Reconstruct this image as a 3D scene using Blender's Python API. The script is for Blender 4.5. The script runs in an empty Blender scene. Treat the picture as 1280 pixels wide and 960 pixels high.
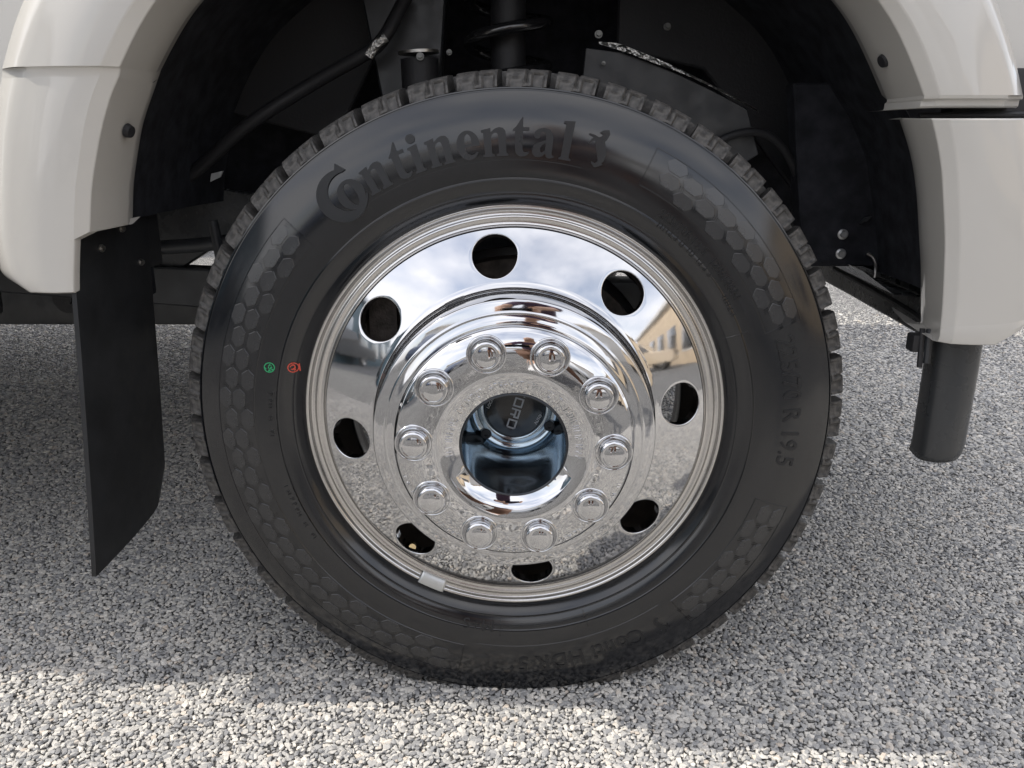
import bpy, bmesh, math, random
import numpy as np
from mathutils import Vector, Matrix

random.seed(7)
rng = np.random.default_rng(11)
S = bpy.context.scene
COL = S.collection
PI = math.pi
RAD = math.radians

# ---------------------------------------------------------------- camera
WZ = 0.388                                   # height of the wheel centre
cam_data = bpy.data.cameras.new('camera')
cam = bpy.data.objects.new('camera', cam_data)
COL.objects.link(cam)
cam.location = (0.007, -0.9867, WZ + 0.3336)
cam.rotation_euler = (PI / 2 - 0.2860, 0.0, 0.0102)
cam_data.sensor_width = 36.0
cam_data.lens = 36.0 * 1040.13 / 1280.0
cam_data.clip_start = 0.01
cam_data.clip_end = 3000.0
S.camera = cam

# ---------------------------------------------------------------- sky, sun, exposure
SUN_FROM = Vector((-1.0, 0.035, 1.08)).normalized()
world = bpy.data.worlds.new('World')
S.world = world
world.use_nodes = True
wn, wl = world.node_tree.nodes, world.node_tree.links
for n in list(wn):
    wn.remove(n)
w_out = wn.new('ShaderNodeOutputWorld')
w_bg = wn.new('ShaderNodeBackground')
w_sky = wn.new('ShaderNodeTexSky')
w_sky.sky_type = 'NISHITA'
w_sky.sun_disc = False
w_sky.sun_elevation = math.asin(SUN_FROM.z)
w_sky.sun_rotation = math.atan2(SUN_FROM.x, SUN_FROM.y)
w_sky.dust_density = 2.5
w_sky.air_density = 1.0
w_tc = wn.new('ShaderNodeTexCoord')
w_map = wn.new('ShaderNodeMapping')
w_map.inputs['Scale'].default_value = (1.0, 1.0, 2.2)
w_noise = wn.new('ShaderNodeTexNoise')
w_noise.inputs['Scale'].default_value = 2.1
w_noise.inputs['Detail'].default_value = 7.0
w_noise.inputs['Roughness'].default_value = 0.55
w_ramp = wn.new('ShaderNodeValToRGB')
w_ramp.color_ramp.elements[0].position = 0.22
w_ramp.color_ramp.elements[1].position = 0.60
w_mix = wn.new('ShaderNodeMixRGB')
w_mix.inputs['Color2'].default_value = (7.2, 7.15, 7.35, 1)
wl.new(w_tc.outputs['Generated'], w_map.inputs['Vector'])
wl.new(w_map.outputs['Vector'], w_noise.inputs['Vector'])
wl.new(w_noise.outputs['Fac'], w_ramp.inputs['Fac'])
wl.new(w_ramp.outputs['Color'], w_mix.inputs['Fac'])
wl.new(w_sky.outputs['Color'], w_mix.inputs['Color1'])
wl.new(w_mix.outputs['Color'], w_bg.inputs['Color'])
w_bg.inputs['Strength'].default_value = 0.15
wl.new(w_bg.outputs['Background'], w_out.inputs['Surface'])

sun_data = bpy.data.lights.new('sun', 'SUN')
sun_data.energy = 2.6
sun_data.angle = RAD(0.6)
sun_data.color = (1.0, 0.94, 0.84)
sun = bpy.data.objects.new('sun', sun_data)
sun.rotation_euler = SUN_FROM.to_track_quat('Z', 'Y').to_euler()
sun.location = SUN_FROM * 30
COL.objects.link(sun)

S.view_settings.view_transform = 'Standard'
S.view_settings.look = 'None'
S.view_settings.gamma = 1.0
S.view_settings.use_curve_mapping = False
S.view_settings.exposure = 0.85
S.cycles.use_denoising = True
S.cycles.max_bounces = 8
S.cycles.glossy_bounces = 5
S.cycles.diffuse_bounces = 4
S.cycles.sample_clamp_indirect = 6.0

# ---------------------------------------------------------------- materials
MATS = {}


def mat(name, color, rough=0.5, metal=0.0, spec=0.5, coat=0.0, bump=None, var=0.0, vscale=20.0,
        rvar=0.0, ior=1.5, aniso=0.0, emit=None, coat_rough=0.05, tint2=None):
    m = bpy.data.materials.new(name)
    m.use_nodes = True
    nt = m.node_tree
    b = nt.nodes['Principled BSDF']
    b.inputs['Base Color'].default_value = (*color, 1)
    b.inputs['Roughness'].default_value = rough
    b.inputs['Metallic'].default_value = metal
    b.inputs['IOR'].default_value = ior
    b.inputs['Specular IOR Level'].default_value = spec
    b.inputs['Coat Weight'].default_value = coat
    b.inputs['Coat Roughness'].default_value = coat_rough
    b.inputs['Anisotropic'].default_value = aniso
    tc = nt.nodes.new('ShaderNodeTexCoord')
    if var > 0 or tint2:
        nz = nt.nodes.new('ShaderNodeTexNoise')
        nz.inputs['Scale'].default_value = vscale
        nz.inputs['Detail'].default_value = 6
        nt.links.new(tc.outputs['Object'], nz.inputs['Vector'])
        rp = nt.nodes.new('ShaderNodeValToRGB')
        c2 = tint2 or tuple(min(1, c * (1 + var)) for c in color)
        c1 = color if tint2 else tuple(c * (1 - var) for c in color)
        rp.color_ramp.elements[0].color = (*c1, 1)
        rp.color_ramp.elements[1].color = (*c2, 1)
        rp.color_ramp.elements[0].position = 0.35
        rp.color_ramp.elements[1].position = 0.7
        nt.links.new(nz.outputs['Fac'], rp.inputs['Fac'])
        nt.links.new(rp.outputs['Color'], b.inputs['Base Color'])
    if rvar > 0:
        nz = nt.nodes.new('ShaderNodeTexNoise')
        nz.inputs['Scale'].default_value = vscale * 1.7
        nz.inputs['Detail'].default_value = 5
        nt.links.new(tc.outputs['Object'], nz.inputs['Vector'])
        mr = nt.nodes.new('ShaderNodeMapRange')
        mr.inputs['From Min'].default_value = 0.3
        mr.inputs['From Max'].default_value = 0.7
        mr.inputs['To Min'].default_value = max(0.0, rough - rvar)
        mr.inputs['To Max'].default_value = rough + rvar
        nt.links.new(nz.outputs['Fac'], mr.inputs['Value'])
        nt.links.new(mr.outputs['Result'], b.inputs['Roughness'])
    if bump:
        sc, st, dist = bump
        nz = nt.nodes.new('ShaderNodeTexNoise')
        nz.inputs['Scale'].default_value = sc
        nz.inputs['Detail'].default_value = 4
        nt.links.new(tc.outputs['Object'], nz.inputs['Vector'])
        bp = nt.nodes.new('ShaderNodeBump')
        bp.inputs['Strength'].default_value = st
        bp.inputs['Distance'].default_value = dist
        nt.links.new(nz.outputs['Fac'], bp.inputs['Height'])
        nt.links.new(bp.outputs['Normal'], b.inputs['Normal'])
    if emit:
        b.inputs['Emission Color'].default_value = (*emit, 1)
        b.inputs['Emission Strength'].default_value = 1.0
    MATS[name] = m
    return m


M_paint = mat('white_paint', (0.465, 0.45, 0.42), 0.35, coat=0.8, coat_rough=0.03)
M_rubber = mat('tyre_rubber', (0.007, 0.0077, 0.0095), 0.14, spec=0.58, ior=1.55, rvar=0.03, bump=(1400, 0.02, 0.0005))
M_rubber_inner = mat('tyre_rubber_letters', (0.011, 0.0115, 0.013), 0.3, spec=0.4, ior=1.5, rvar=0.04)
M_hex = mat('tyre_rubber_cells', (0.013, 0.0138, 0.016), 0.25, spec=0.62, ior=1.58, rvar=0.06)
M_tread = mat('tread_rubber', (0.026, 0.0255, 0.025), 0.6, spec=0.45, var=0.45, vscale=160, rvar=0.15, tint2=(0.085, 0.08, 0.075),
              bump=(700, 0.35, 0.002))
M_alu = mat('polished_aluminium', (0.52, 0.525, 0.54), 0.055, metal=1.0, rvar=0.02, vscale=14, bump=(22, 0.02, 0.004))
M_rimlip = mat('machined_aluminium', (0.55, 0.54, 0.53), 0.17, metal=1.0, rvar=0.04, vscale=25)
M_chrome = mat('chrome', (0.54, 0.545, 0.56), 0.025, metal=1.0, bump=(38, 0.03, 0.003))
M_chrome_lug = mat('chrome_lug', (0.56, 0.565, 0.58), 0.03, metal=1.0)
M_hubcup = mat('dark_chrome', (0.34, 0.40, 0.45), 0.10, metal=1.0, rvar=0.03, vscale=30)
M_hubring = mat('dark_seal', (0.01, 0.014, 0.02), 0.2)
M_dial = mat('black_plastic', (0.006, 0.006, 0.008), 0.22, coat=0.3)
M_print = mat('grey_print', (0.5, 0.5, 0.52), 0.5)
M_print_white = mat('white_print', (0.7, 0.7, 0.7), 0.5)
M_flap = mat('flap_rubber', (0.016, 0.017, 0.019), 0.42, spec=0.4, var=0.3, vscale=14, rvar=0.1)
M_valance = mat('grey_plastic', (0.032, 0.034, 0.036), 0.28, spec=0.5, rvar=0.05, bump=(900, 0.08, 0.001))
M_black = mat('black_plastic_textured', (0.018, 0.018, 0.02), 0.55, spec=0.4, bump=(260, 0.25, 0.002))
M_felt = mat('liner_felt', (0.022, 0.023, 0.028), 0.85, spec=0.2, bump=(420, 0.4, 0.002), var=0.4, vscale=40)
M_frame = mat('frame_steel', (0.022, 0.024, 0.027), 0.4, spec=0.5, var=0.3, vscale=25, rvar=0.1)
M_steel = mat('bare_steel', (0.42, 0.41, 0.39), 0.38, metal=1.0, var=0.25, vscale=80, rvar=0.12)
M_iron = mat('cast_iron', (0.10, 0.085, 0.075), 0.6, metal=0.5, var=0.4, vscale=70, bump=(300, 0.4, 0.003))
M_spring = mat('spring_coating', (0.012, 0.012, 0.013), 0.18, spec=0.6, coat=0.5)
M_foil = mat('foil_shield', (0.72, 0.71, 0.68), 0.28, metal=1.0, bump=(130, 0.9, 0.01))
M_brass = mat('brass', (0.75, 0.6, 0.33), 0.25, metal=1.0)
M_zinc = mat('zinc_weight', (0.52, 0.53, 0.53), 0.42, metal=0.8, rvar=0.1, vscale=60)
M_zinc2 = mat('dull_zinc', (0.2, 0.2, 0.19), 0.5, metal=0.7)
M_green = mat('green_ink', (0.02, 0.30, 0.12), 0.5)
M_red = mat('red_ink', (0.55, 0.07, 0.04), 0.5)
M_glass = mat('dark_glass', (0.01, 0.012, 0.015), 0.04, spec=0.6, coat=1.0)
M_lamp = mat('lamp_lens', (0.6, 0.6, 0.62), 0.08, metal=0.6, coat=1.0)

# ---------------------------------------------------------------- mesh helpers


def link(name, me, m, parent=None, smooth=True, sharp=None, loc=None):
    o = bpy.data.objects.new(name, me)
    if m is not None and not me.materials:
        me.materials.append(m)
    COL.objects.link(o)
    if parent is not None:
        o.parent = parent
    if smooth:
        me.polygons.foreach_set('use_smooth', [True] * len(me.polygons))
        if sharp:
            me.set_sharp_from_angle(angle=RAD(sharp))
    if loc is not None:
        o.location = loc
    me.update()
    return o


def mk(name, verts, faces, m, parent=None, smooth=True, sharp=None, loc=None, fixn=True):
    me = bpy.data.meshes.new(name)
    me.from_pydata([tuple(map(float, v)) for v in verts], [], [tuple(f) for f in faces])
    if fixn:
        bm = bmesh.new()
        bm.from_mesh(me)
        bmesh.ops.recalc_face_normals(bm, faces=bm.faces)
        bm.to_mesh(me)
        bm.free()
    return link(name, me, m, parent, smooth, sharp, loc)


def from_bm(name, bm, m, parent=None, smooth=True, sharp=35, loc=None):
    me = bpy.data.meshes.new(name)
    bmesh.ops.recalc_face_normals(bm, faces=bm.faces)
    bm.to_mesh(me)
    bm.free()
    return link(name, me, m, parent, smooth, sharp, loc)


def empty(name, label, cat, loc=(0, 0, 0), rz=0.0, group=None):
    o = bpy.data.objects.new(name, None)
    o.empty_display_size = 0.1
    COL.objects.link(o)
    o.location = loc
    o.rotation_euler = (0, 0, rz)
    o['label'] = label
    o['category'] = cat
    if group:
        o['group'] = group
    return o


def crom(pts, n, closed=False):
    """Catmull-Rom through pts, n samples spaced evenly by arc length"""
    P = np.array(pts, float)
    ext = np.vstack([2 * P[0] - P[1], P, 2 * P[-1] - P[-2]])
    out = []
    for i in range(1, len(ext) - 2):
        p0, p1, p2, p3 = ext[i - 1], ext[i], ext[i + 1], ext[i + 2]
        for t in np.linspace(0, 1, 24, endpoint=False):
            out.append(0.5 * (2 * p1 + (p2 - p0) * t + (2 * p0 - 5 * p1 + 4 * p2 - p3) * t * t
                              + (3 * p1 - p0 - 3 * p2 + p3) * t ** 3))
    out.append(P[-1])
    out = np.array(out)
    d = np.r_[0, np.cumsum(np.linalg.norm(np.diff(out, axis=0), axis=1))]
    s = np.linspace(0, d[-1], n)
    return np.stack([np.interp(s, d, out[:, k]) for k in range(P.shape[1])], -1)


def grid_faces(nr, nc, closed=False):
    f = []
    for i in range(nr - 1):
        for j in range(nc if closed else nc - 1):
            k = (j + 1) % nc
            f.append((i * nc + j, i * nc + k, (i + 1) * nc + k, (i + 1) * nc + j))
    return f


def loft(name, rows, m, parent=None, sharp=28, closed=False, smooth=True, loc=None):
    R = [np.asarray(r, float) for r in rows]
    nc = len(R[0])
    return mk(name, np.vstack(R), grid_faces(len(R), nc, closed), m, parent, smooth, sharp, loc)


def lathe(name, prof, m, parent=None, n=192, sharp=35, cz=WZ, cx=0.0, cy=0.0):
    """prof: (radius, y) pairs revolved about the wheel axis (Y). The object's origin is the axle centre."""
    t = np.linspace(0, 2 * PI, n, endpoint=False)
    V, F = [], []
    rows = []
    for r, y in prof:
        if r < 1e-6:
            rows.append([len(V)])
            V.append((0, y, 0))
        else:
            rows.append(list(range(len(V), len(V) + n)))
            V += [(r * math.cos(a), y, r * math.sin(a)) for a in t]
    for a, b in zip(rows[:-1], rows[1:]):
        for j in range(n):
            k = (j + 1) % n
            if len(a) == 1:
                F.append((a[0], b[j], b[k]))
            elif len(b) == 1:
                F.append((a[j], a[k], b[0]))
            else:
                F.append((a[j], a[k], b[k], b[j]))
    return mk(name, V, F, m, parent, True, sharp, (cx, cy, cz))


def box_bm(bm, x0, x1, y0, y1, z0, z1):
    vs = [bm.verts.new(p) for p in ((x0, y0, z0), (x1, y0, z0), (x1, y1, z0), (x0, y1, z0),
                                    (x0, y0, z1), (x1, y0, z1), (x1, y1, z1), (x0, y1, z1))]
    for f in ((0, 3, 2, 1), (4, 5, 6, 7), (0, 1, 5, 4), (1, 2, 6, 5), (2, 3, 7, 6), (3, 0, 4, 7)):
        bm.faces.new([vs[i] for i in f])
    return vs


def box(name, x0, x1, y0, y1, z0, z1, m, parent=None, bev=0.004, seg=2):
    bm = bmesh.new()
    box_bm(bm, x0, x1, y0, y1, z0, z1)
    if bev:
        bmesh.ops.bevel(bm, geom=list(bm.edges), offset=bev, segments=seg, affect='EDGES', profile=0.6)
    return from_bm(name, bm, m, parent)


def tube(name, pts, rad, m, parent=None, n=12, res=40, caps=True):
    P = crom(pts, res) if len(pts) > 2 else np.array(pts, float)
    R = np.full(len(P), rad) if np.isscalar(rad) else np.interp(np.linspace(0, 1, len(P)), np.linspace(0, 1, len(rad)), rad)
    V, F = [], []
    T = np.gradient(P, axis=0)
    up = Vector((0.13, 0.2, 0.97))
    for i, p in enumerate(P):
        t = Vector(T[i]).normalized()
        a = t.cross(up)
        if a.length < 1e-3:
            a = t.cross(Vector((1, 0, 0)))
        a.normalize()
        b = t.cross(a)
        for k in range(n):
            q = 2 * PI * k / n
            V.append(Vector(p) + (a * math.cos(q) + b * math.sin(q)) * R[i])
    F = grid_faces(len(P), n, True)
    if caps:
        F.append(tuple(range(n)))
        F.append(tuple(range((len(P) - 1) * n, len(P) * n)))
    return mk(name, V, F, m, parent, True, 40)


def bevelmod(o, w=0.0012, seg=2, ang=28):
    md = o.modifiers.new('bevel', 'BEVEL')
    md.width = w
    md.segments = seg
    md.limit_method = 'ANGLE'
    md.angle_limit = RAD(ang)
    return o


def struct(o):
    o['kind'] = 'structure'
    return o


# ================================================================= GROUND
def asphalt_material():
    m = bpy.data.materials.new('asphalt')
    m.use_nodes = True
    nt = m.node_tree
    b = nt.nodes['Principled BSDF']
    b.inputs['Roughness'].default_value = 0.85
    b.inputs['Specular IOR Level'].default_value = 0.25
    tc = nt.nodes.new('ShaderNodeTexCoord')
    vo = nt.nodes.new('ShaderNodeTexVoronoi')
    vo.inputs['Scale'].default_value = 120.0
    vo.inputs['Randomness'].default_value = 1.0
    nt.links.new(tc.outputs['Object'], vo.inputs['Vector'])
    edge = nt.nodes.new('ShaderNodeTexVoronoi')
    edge.feature = 'DISTANCE_TO_EDGE'
    edge.inputs['Scale'].default_value = 120.0
    nt.links.new(tc.outputs['Object'], edge.inputs['Vector'])
    sep = nt.nodes.new('ShaderNodeSeparateColor')
    nt.links.new(vo.outputs['Color'], sep.inputs['Color'])
    rp = nt.nodes.new('ShaderNodeValToRGB')
    e = rp.color_ramp.elements
    e[0].position, e[0].color = 0.0, (0.22, 0.22, 0.225, 1)
    e[1].position, e[1].color = 1.0, (0.64, 0.62, 0.58, 1)
    x = rp.color_ramp.elements.new(0.5)
    x.color = (0.44, 0.43, 0.415, 1)
    nt.links.new(sep.outputs['Red'], rp.inputs['Fac'])
    er = nt.nodes.new('ShaderNodeValToRGB')
    er.color_ramp.elements[0].position = 0.04
    er.color_ramp.elements[1].position = 0.22
    nt.links.new(edge.outputs['Distance'], er.inputs['Fac'])
    mx = nt.nodes.new('ShaderNodeMixRGB')
    mx.inputs['Color1'].default_value = (0.055, 0.054, 0.053, 1)
    nt.links.new(er.outputs['Color'], mx.inputs['Fac'])
    nt.links.new(rp.outputs['Color'], mx.inputs['Color2'])
    big = nt.nodes.new('ShaderNodeTexNoise')
    big.inputs['Scale'].default_value = 0.9
    big.inputs['Detail'].default_value = 5
    nt.links.new(tc.outputs['Object'], big.inputs['Vector'])
    bm_ = nt.nodes.new('ShaderNodeMapRange')
    bm_.inputs['To Min'].default_value = 0.8
    bm_.inputs['To Max'].default_value = 1.15
    nt.links.new(big.outputs['Fac'], bm_.inputs['Value'])
    mul = nt.nodes.new('ShaderNodeMixRGB')
    mul.blend_type = 'MULTIPLY'
    mul.inputs['Fac'].default_value = 1.0
    nt.links.new(mx.outputs['Color'], mul.inputs['Color1'])
    nt.links.new(bm_.outputs['Result'], mul.inputs['Color2'])
    nt.links.new(mul.outputs['Color'], b.inputs['Base Color'])
    bp = nt.nodes.new('ShaderNodeBump')
    bp.inputs['Strength'].default_value = 0.9
    bp.inputs['Distance'].default_value = 0.004
    nt.links.new(er.outputs['Color'], bp.inputs['Height'])
    nt.links.new(bp.outputs['Normal'], b.inputs['Normal'])
    return m


def stone_material():
    m = bpy.data.materials.new('asphalt_stone')
    m.use_nodes = True
    nt = m.node_tree
    b = nt.nodes['Principled BSDF']
    b.inputs['Roughness'].default_value = 0.8
    b.inputs['Specular IOR Level'].default_value = 0.3
    oi = nt.nodes.new('ShaderNodeObjectInfo')
    rp = nt.nodes.new('ShaderNodeValToRGB')
    e = rp.color_ramp.elements
    e[0].position, e[0].color = 0.0, (0.20, 0.20, 0.205, 1)
    e[1].position, e[1].color = 1.0, (0.68, 0.645, 0.585, 1)
    for p, c in ((0.18, (0.30, 0.30, 0.30)), (0.45, (0.40, 0.39, 0.372)), (0.8, (0.52, 0.50, 0.465)), (0.93, (0.60, 0.572, 0.525)),
                 (0.955, (0.46, 0.40, 0.34))):
        x = rp.color_ramp.elements.new(p)
        x.color = (*c, 1)
    nt.links.new(oi.outputs['Random'], rp.inputs['Fac'])
    tc = nt.nodes.new('ShaderNodeTexCoord')
    nz = nt.nodes.new('ShaderNodeTexNoise')
    nz.inputs['Scale'].default_value = 2.5
    nz.inputs['Detail'].default_value = 4
    nt.links.new(tc.outputs['Object'], nz.inputs['Vector'])
    mr = nt.nodes.new('ShaderNodeMapRange')
    mr.inputs['To Min'].default_value = 0.65
    mr.inputs['To Max'].default_value = 1.3
    nt.links.new(nz.outputs['Fac'], mr.inputs['Value'])
    mul = nt.nodes.new('ShaderNodeMixRGB')
    mul.blend_type = 'MULTIPLY'
    mul.inputs['Fac'].default_value = 1.0
    nt.links.new(rp.outputs['Color'], mul.inputs['Color1'])
    nt.links.new(mr.outputs['Result'], mul.inputs['Color2'])
    nt.links.new(mul.outputs['Color'], b.inputs['Base Color'])
    return m


M_asphalt = asphalt_material()
M_stone = stone_material()
ground = mk('ground', [(-900, -900, 0), (900, -900, 0), (900, 900, 0), (-900, 900, 0)], [(0, 1, 2, 3)], M_asphalt, smooth=False)
struct(ground)
ground['label'] = 'grey coarse asphalt of the parking lot under the truck'

# real stones bedded in the near asphalt
def stone_mesh(i):
    r = np.random.default_rng(100 + i)
    bm = bmesh.new()
    for k in range(16):
        v = r.normal(size=3)
        v /= np.linalg.norm(v)
        v *= r.uniform(0.9, 1.06)
        bm.verts.new((v[0] * 1.05, v[1] * 0.92, max(-0.6, min(0.66, v[2] * 0.95))))
    bmesh.ops.convex_hull(bm, input=list(bm.verts))
    loose = [v for v in bm.verts if not v.link_faces]
    bmesh.ops.delete(bm, geom=loose, context='VERTS')
    me = bpy.data.meshes.new('stone')
    bmesh.ops.recalc_face_normals(bm, faces=bm.faces)
    bm.to_mesh(me)
    bm.free()
    me.materials.append(M_stone)
    return me


stone_col = bpy.data.collections.new('stones')
for i in range(9):
    stone_col.objects.link(bpy.data.objects.new('stone', stone_mesh(i)))


def scatter_points():
    pts, scl, rot = [], [], []

    def field(x0, x1, y0, y1, s, hole=None, fade=None):
        nx, ny = int((x1 - x0) / s), int((y1 - y0) / (s * 0.866))
        X, Y = np.meshgrid(np.arange(nx), np.arange(ny))
        X = x0 + (X + 0.5 * (Y % 2)) * s
        Y = y0 + Y * s * 0.866
        X = X + rng.uniform(-.42, .42, X.shape) * s
        Y = Y + rng.uniform(-.42, .42, Y.shape) * s
        X, Y = X.ravel(), Y.ravel()
        if hole:
            k = ~((X > hole[0]) & (X < hole[1]) & (Y > hole[2]) & (Y < hole[3]))
            X, Y = X[k], Y[k]
        if fade:
            k = rng.uniform(0, 1, len(X)) > np.clip(np.maximum((Y - fade) / (y1 - fade), (np.abs(X) - 1.7) / (x1 - 1.7)), 0, 1)
            X, Y = X[k], Y[k]
        n = len(X)
        size = s * 0.60 * np.clip(rng.lognormal(0.0, 0.27, n), 0.55, 1.9)
        flat = rng.uniform(0.55, 0.95, n)
        z = 0.0006 + size * 0.16 - np.maximum(0, size * flat - 0.0028) * 0.62 + rng.uniform(-.0007, .0009, n)
        pts.append(np.stack([X, Y, z], -1))
        scl.append(np.stack([size * rng.uniform(.9, 1.3, n), size * rng.uniform(.75, 1.05, n), size * flat], -1))
        rot.append(np.stack([rng.normal(0, .15, n), rng.normal(0, .15, n), rng.uniform(0, 6.28, n)], -1))

    near = (-1.05, 1.05, -0.75, 0.75)
    field(*near, 0.0062)
    field(-2.55, 2.55, -1.2, 2.65, 0.0086, near, fade=1.5)
    return np.vstack(pts), np.vstack(scl), np.vstack(rot)


P, SC, RO = scatter_points()
sme = bpy.data.meshes.new('asphalt_stones')
sme.vertices.add(len(P))
sme.vertices.foreach_set('co', P.astype(np.float32).ravel())
for nm, arr in (('s_scale', SC), ('s_rot', RO)):
    at = sme.attributes.new(nm, 'FLOAT_VECTOR', 'POINT')
    at.data.foreach_set('vector', arr.astype(np.float32).ravel())
at = sme.attributes.new('s_pick', 'INT', 'POINT')
at.data.foreach_set('value', rng.integers(0, 9, len(P)).astype(np.int32))
sme.materials.append(M_stone)
stones = bpy.data.objects.new('asphalt_stones', sme)
COL.objects.link(stones)
stones['kind'] = 'stuff'
stones['label'] = 'pale crushed stones bedded in the grey asphalt surface'
stones['category'] = 'asphalt stones'
ng = bpy.data.node_groups.new('scatter_stones', 'GeometryNodeTree')
ng.interface.new_socket('Geometry', in_out='INPUT', socket_type='NodeSocketGeometry')
ng.interface.new_socket('Geometry', in_out='OUTPUT', socket_type='NodeSocketGeometry')
gi, go = ng.nodes.new('NodeGroupInput'), ng.nodes.new('NodeGroupOutput')
ci = ng.nodes.new('GeometryNodeCollectionInfo')
ci.inputs['Collection'].default_value = stone_col
ci.inputs['Separate Children'].default_value = True
ip = ng.nodes.new('GeometryNodeInstanceOnPoints')
ip.inputs['Pick Instance'].default_value = True


def named(nm, typ):
    n = ng.nodes.new('GeometryNodeInputNamedAttribute')
    n.data_type = typ
    n.inputs['Name'].default_value = nm
    return n.outputs['Attribute']


ng.links.new(gi.outputs[0], ip.inputs['Points'])
ng.links.new(ci.outputs[0], ip.inputs['Instance'])
ng.links.new(named('s_pick', 'INT'), ip.inputs['Instance Index'])
e2r = ng.nodes.new('FunctionNodeEulerToRotation')
ng.links.new(named('s_rot', 'FLOAT_VECTOR'), e2r.inputs[0])
ng.links.new(e2r.outputs[0], ip.inputs['Rotation'])
ng.links.new(named('s_scale', 'FLOAT_VECTOR'), ip.inputs['Scale'])
ng.links.new(ip.outputs[0], go.inputs[0])
stones.modifiers.new('scatter', 'NODES').node_group = ng

# ================================================================= THE TRUCK
truck = empty('pickup_truck', 'white heavy pickup truck with polished front wheel and black mud flap', 'pickup truck')

# ---------------------------------------------------------------- tyre
TYRE_MID = 0.088
def sw_y(r):
    """front sidewall depth as a function of radius"""
    r = np.asarray(r, float)
    k = np.where(r > 0.325, 3.6, 3.2)
    y = -0.0250 + k * (r - 0.325) ** 2
    low = np.clip((0.286 - r) / 0.026, 0, None)
    return y + 0.0085 * low ** 2


prof = [(0.252, 0.022), (0.256, 0.012), (0.259, 0.0065)]
for r in np.linspace(0.2615, 0.3848, 46):
    y = float(sw_y(r))
    prof.append((float(r), y))
def ridge(r0, h, w):
    for i, (r, y) in enumerate(prof):
        pass
    prof.extend([(r0 - w, float(sw_y(r0 - w))), (r0 - w * .4, float(sw_y(r0)) - h), (r0 + w * .4, float(sw_y(r0)) - h), (r0 + w, float(sw_y(r0 + w)))])
ridge(0.2912, 0.0006, 0.0011)
ridge(0.2738, 0.0006, 0.0010)
prof = sorted(prof, key=lambda p: p[0])
prof += [(0.3855, float(sw_y(0.3855))), (0.3860, -0.0085), (0.3875, -0.0082), (0.3880, -0.0095), (0.3895, -0.0085)]
prof += [(0.3925, 0.004), (0.3945, 0.02), (0.3955, 0.05), (0.396, TYRE_MID)]
back = [(r, 2 * TYRE_MID - y) for r, y in reversed(prof[:-1])]
tyre = lathe('tyre', prof + back, M_rubber, truck, n=300, sharp=40)
tyre['label'] = 'new black truck tyre with raised brand lettering'


def squash(me, off):
    """load the tyre: nothing of it goes below the ground, the wall above the contact bulges a little"""
    n = len(me.vertices)
    co = np.empty(n * 3, np.float32)
    me.vertices.foreach_get('co', co)
    co = co.reshape(-1, 3)
    h = co[:, 2] + WZ
    a = np.clip((0.10 - h) / 0.12, 0, 1) * np.exp(-(co[:, 0] / 0.16) ** 2)
    co[:, 1] += np.where(co[:, 1] < TYRE_MID, -1, 1) * 0.004 * a
    co[:, 2] = np.maximum(co[:, 2], -WZ + off)
    me.vertices.foreach_set('co', co.ravel())
    me.update()


squash(tyre.data, 0.0035)


def polar(th, r, y):
    return (r * math.cos(th), y, r * math.sin(th))


# shoulder tread blocks: one every 8 degrees, each with two scooped notches
def block_mesh(name, clamp=None):
    na, nr = 18, 12
    half = RAD(3.30)
    V, F = [], []
    prof_b = [(0.3895, -0.0075), (0.3905, -0.0088), (0.3925, -0.0080), (0.3945, -0.0066), (0.3965, -0.0052), (0.3985, -0.0037),
              (0.4005, -0.0020), (0.4022, 0.0), (0.4036, 0.0026), (0.4046, 0.006), (0.4056, 0.016), (0.4062, 0.036)]
    prof_b = [(r if r < .3906 else .3905 + (r - .3905) * 1.30, y) for r, y in prof_b]
    for i, (r, y) in enumerate(prof_b):
        for j in range(na + 1):
            u = -1 + 2 * j / na
            th = u * half
            dr = dy = 0.0
            # thin sipe in the middle of the block
            if abs(u - 0.02) < 0.07 and i >= 3:
                dr, dy = -0.0022, 0.0022
            # left: shallow flat-bottomed pocket, right: deeper scoop
            if -0.78 < u < -0.22 and 1 <= i <= 4:
                dr, dy = -0.0002, 0.0017
            if 0.30 < u < 0.84 and 1 <= i <= 6:
                dr, dy = -0.0006, 0.0030
            if abs(u) > 0.99 and i >= 2:
                th *= 0.985
            skew = RAD(0.55) * (y / 0.03)
            V.append(polar(PI / 2 - th - skew, r + dr, y + dy))
    F = grid_faces(len(prof_b), na + 1)
    # side and rear walls down to the carcass
    base = len(V)
    ring = [i * (na + 1) for i in range(len(prof_b))] + [(len(prof_b) - 1) * (na + 1) + j for j in range(1, na + 1)] + \
           [i * (na + 1) + na for i in range(len(prof_b) - 2, -1, -1)]
    for k in ring:
        x, y, z = V[k]
        r = math.hypot(x, z)
        s = (0.388 if y < 0.02 else 0.392) / r
        V.append((x * s, max(y, -0.004), z * s))
    for a in range(len(ring) - 1):
        F.append((ring[a], ring[a + 1], base + a + 1, base + a))
    me = bpy.data.meshes.new(name)
    me.from_pydata([tuple(v) for v in V], [], F)
    bm = bmesh.new()
    bm.from_mesh(me)
    bmesh.ops.recalc_face_normals(bm, faces=bm.faces)
    bm.to_mesh(me)
    bm.free()
    me.materials.append(M_tread)
    me.polygons.foreach_set('use_smooth', [True] * len(me.polygons))
    me.set_sharp_from_angle(angle=RAD(30))
    return me


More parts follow.
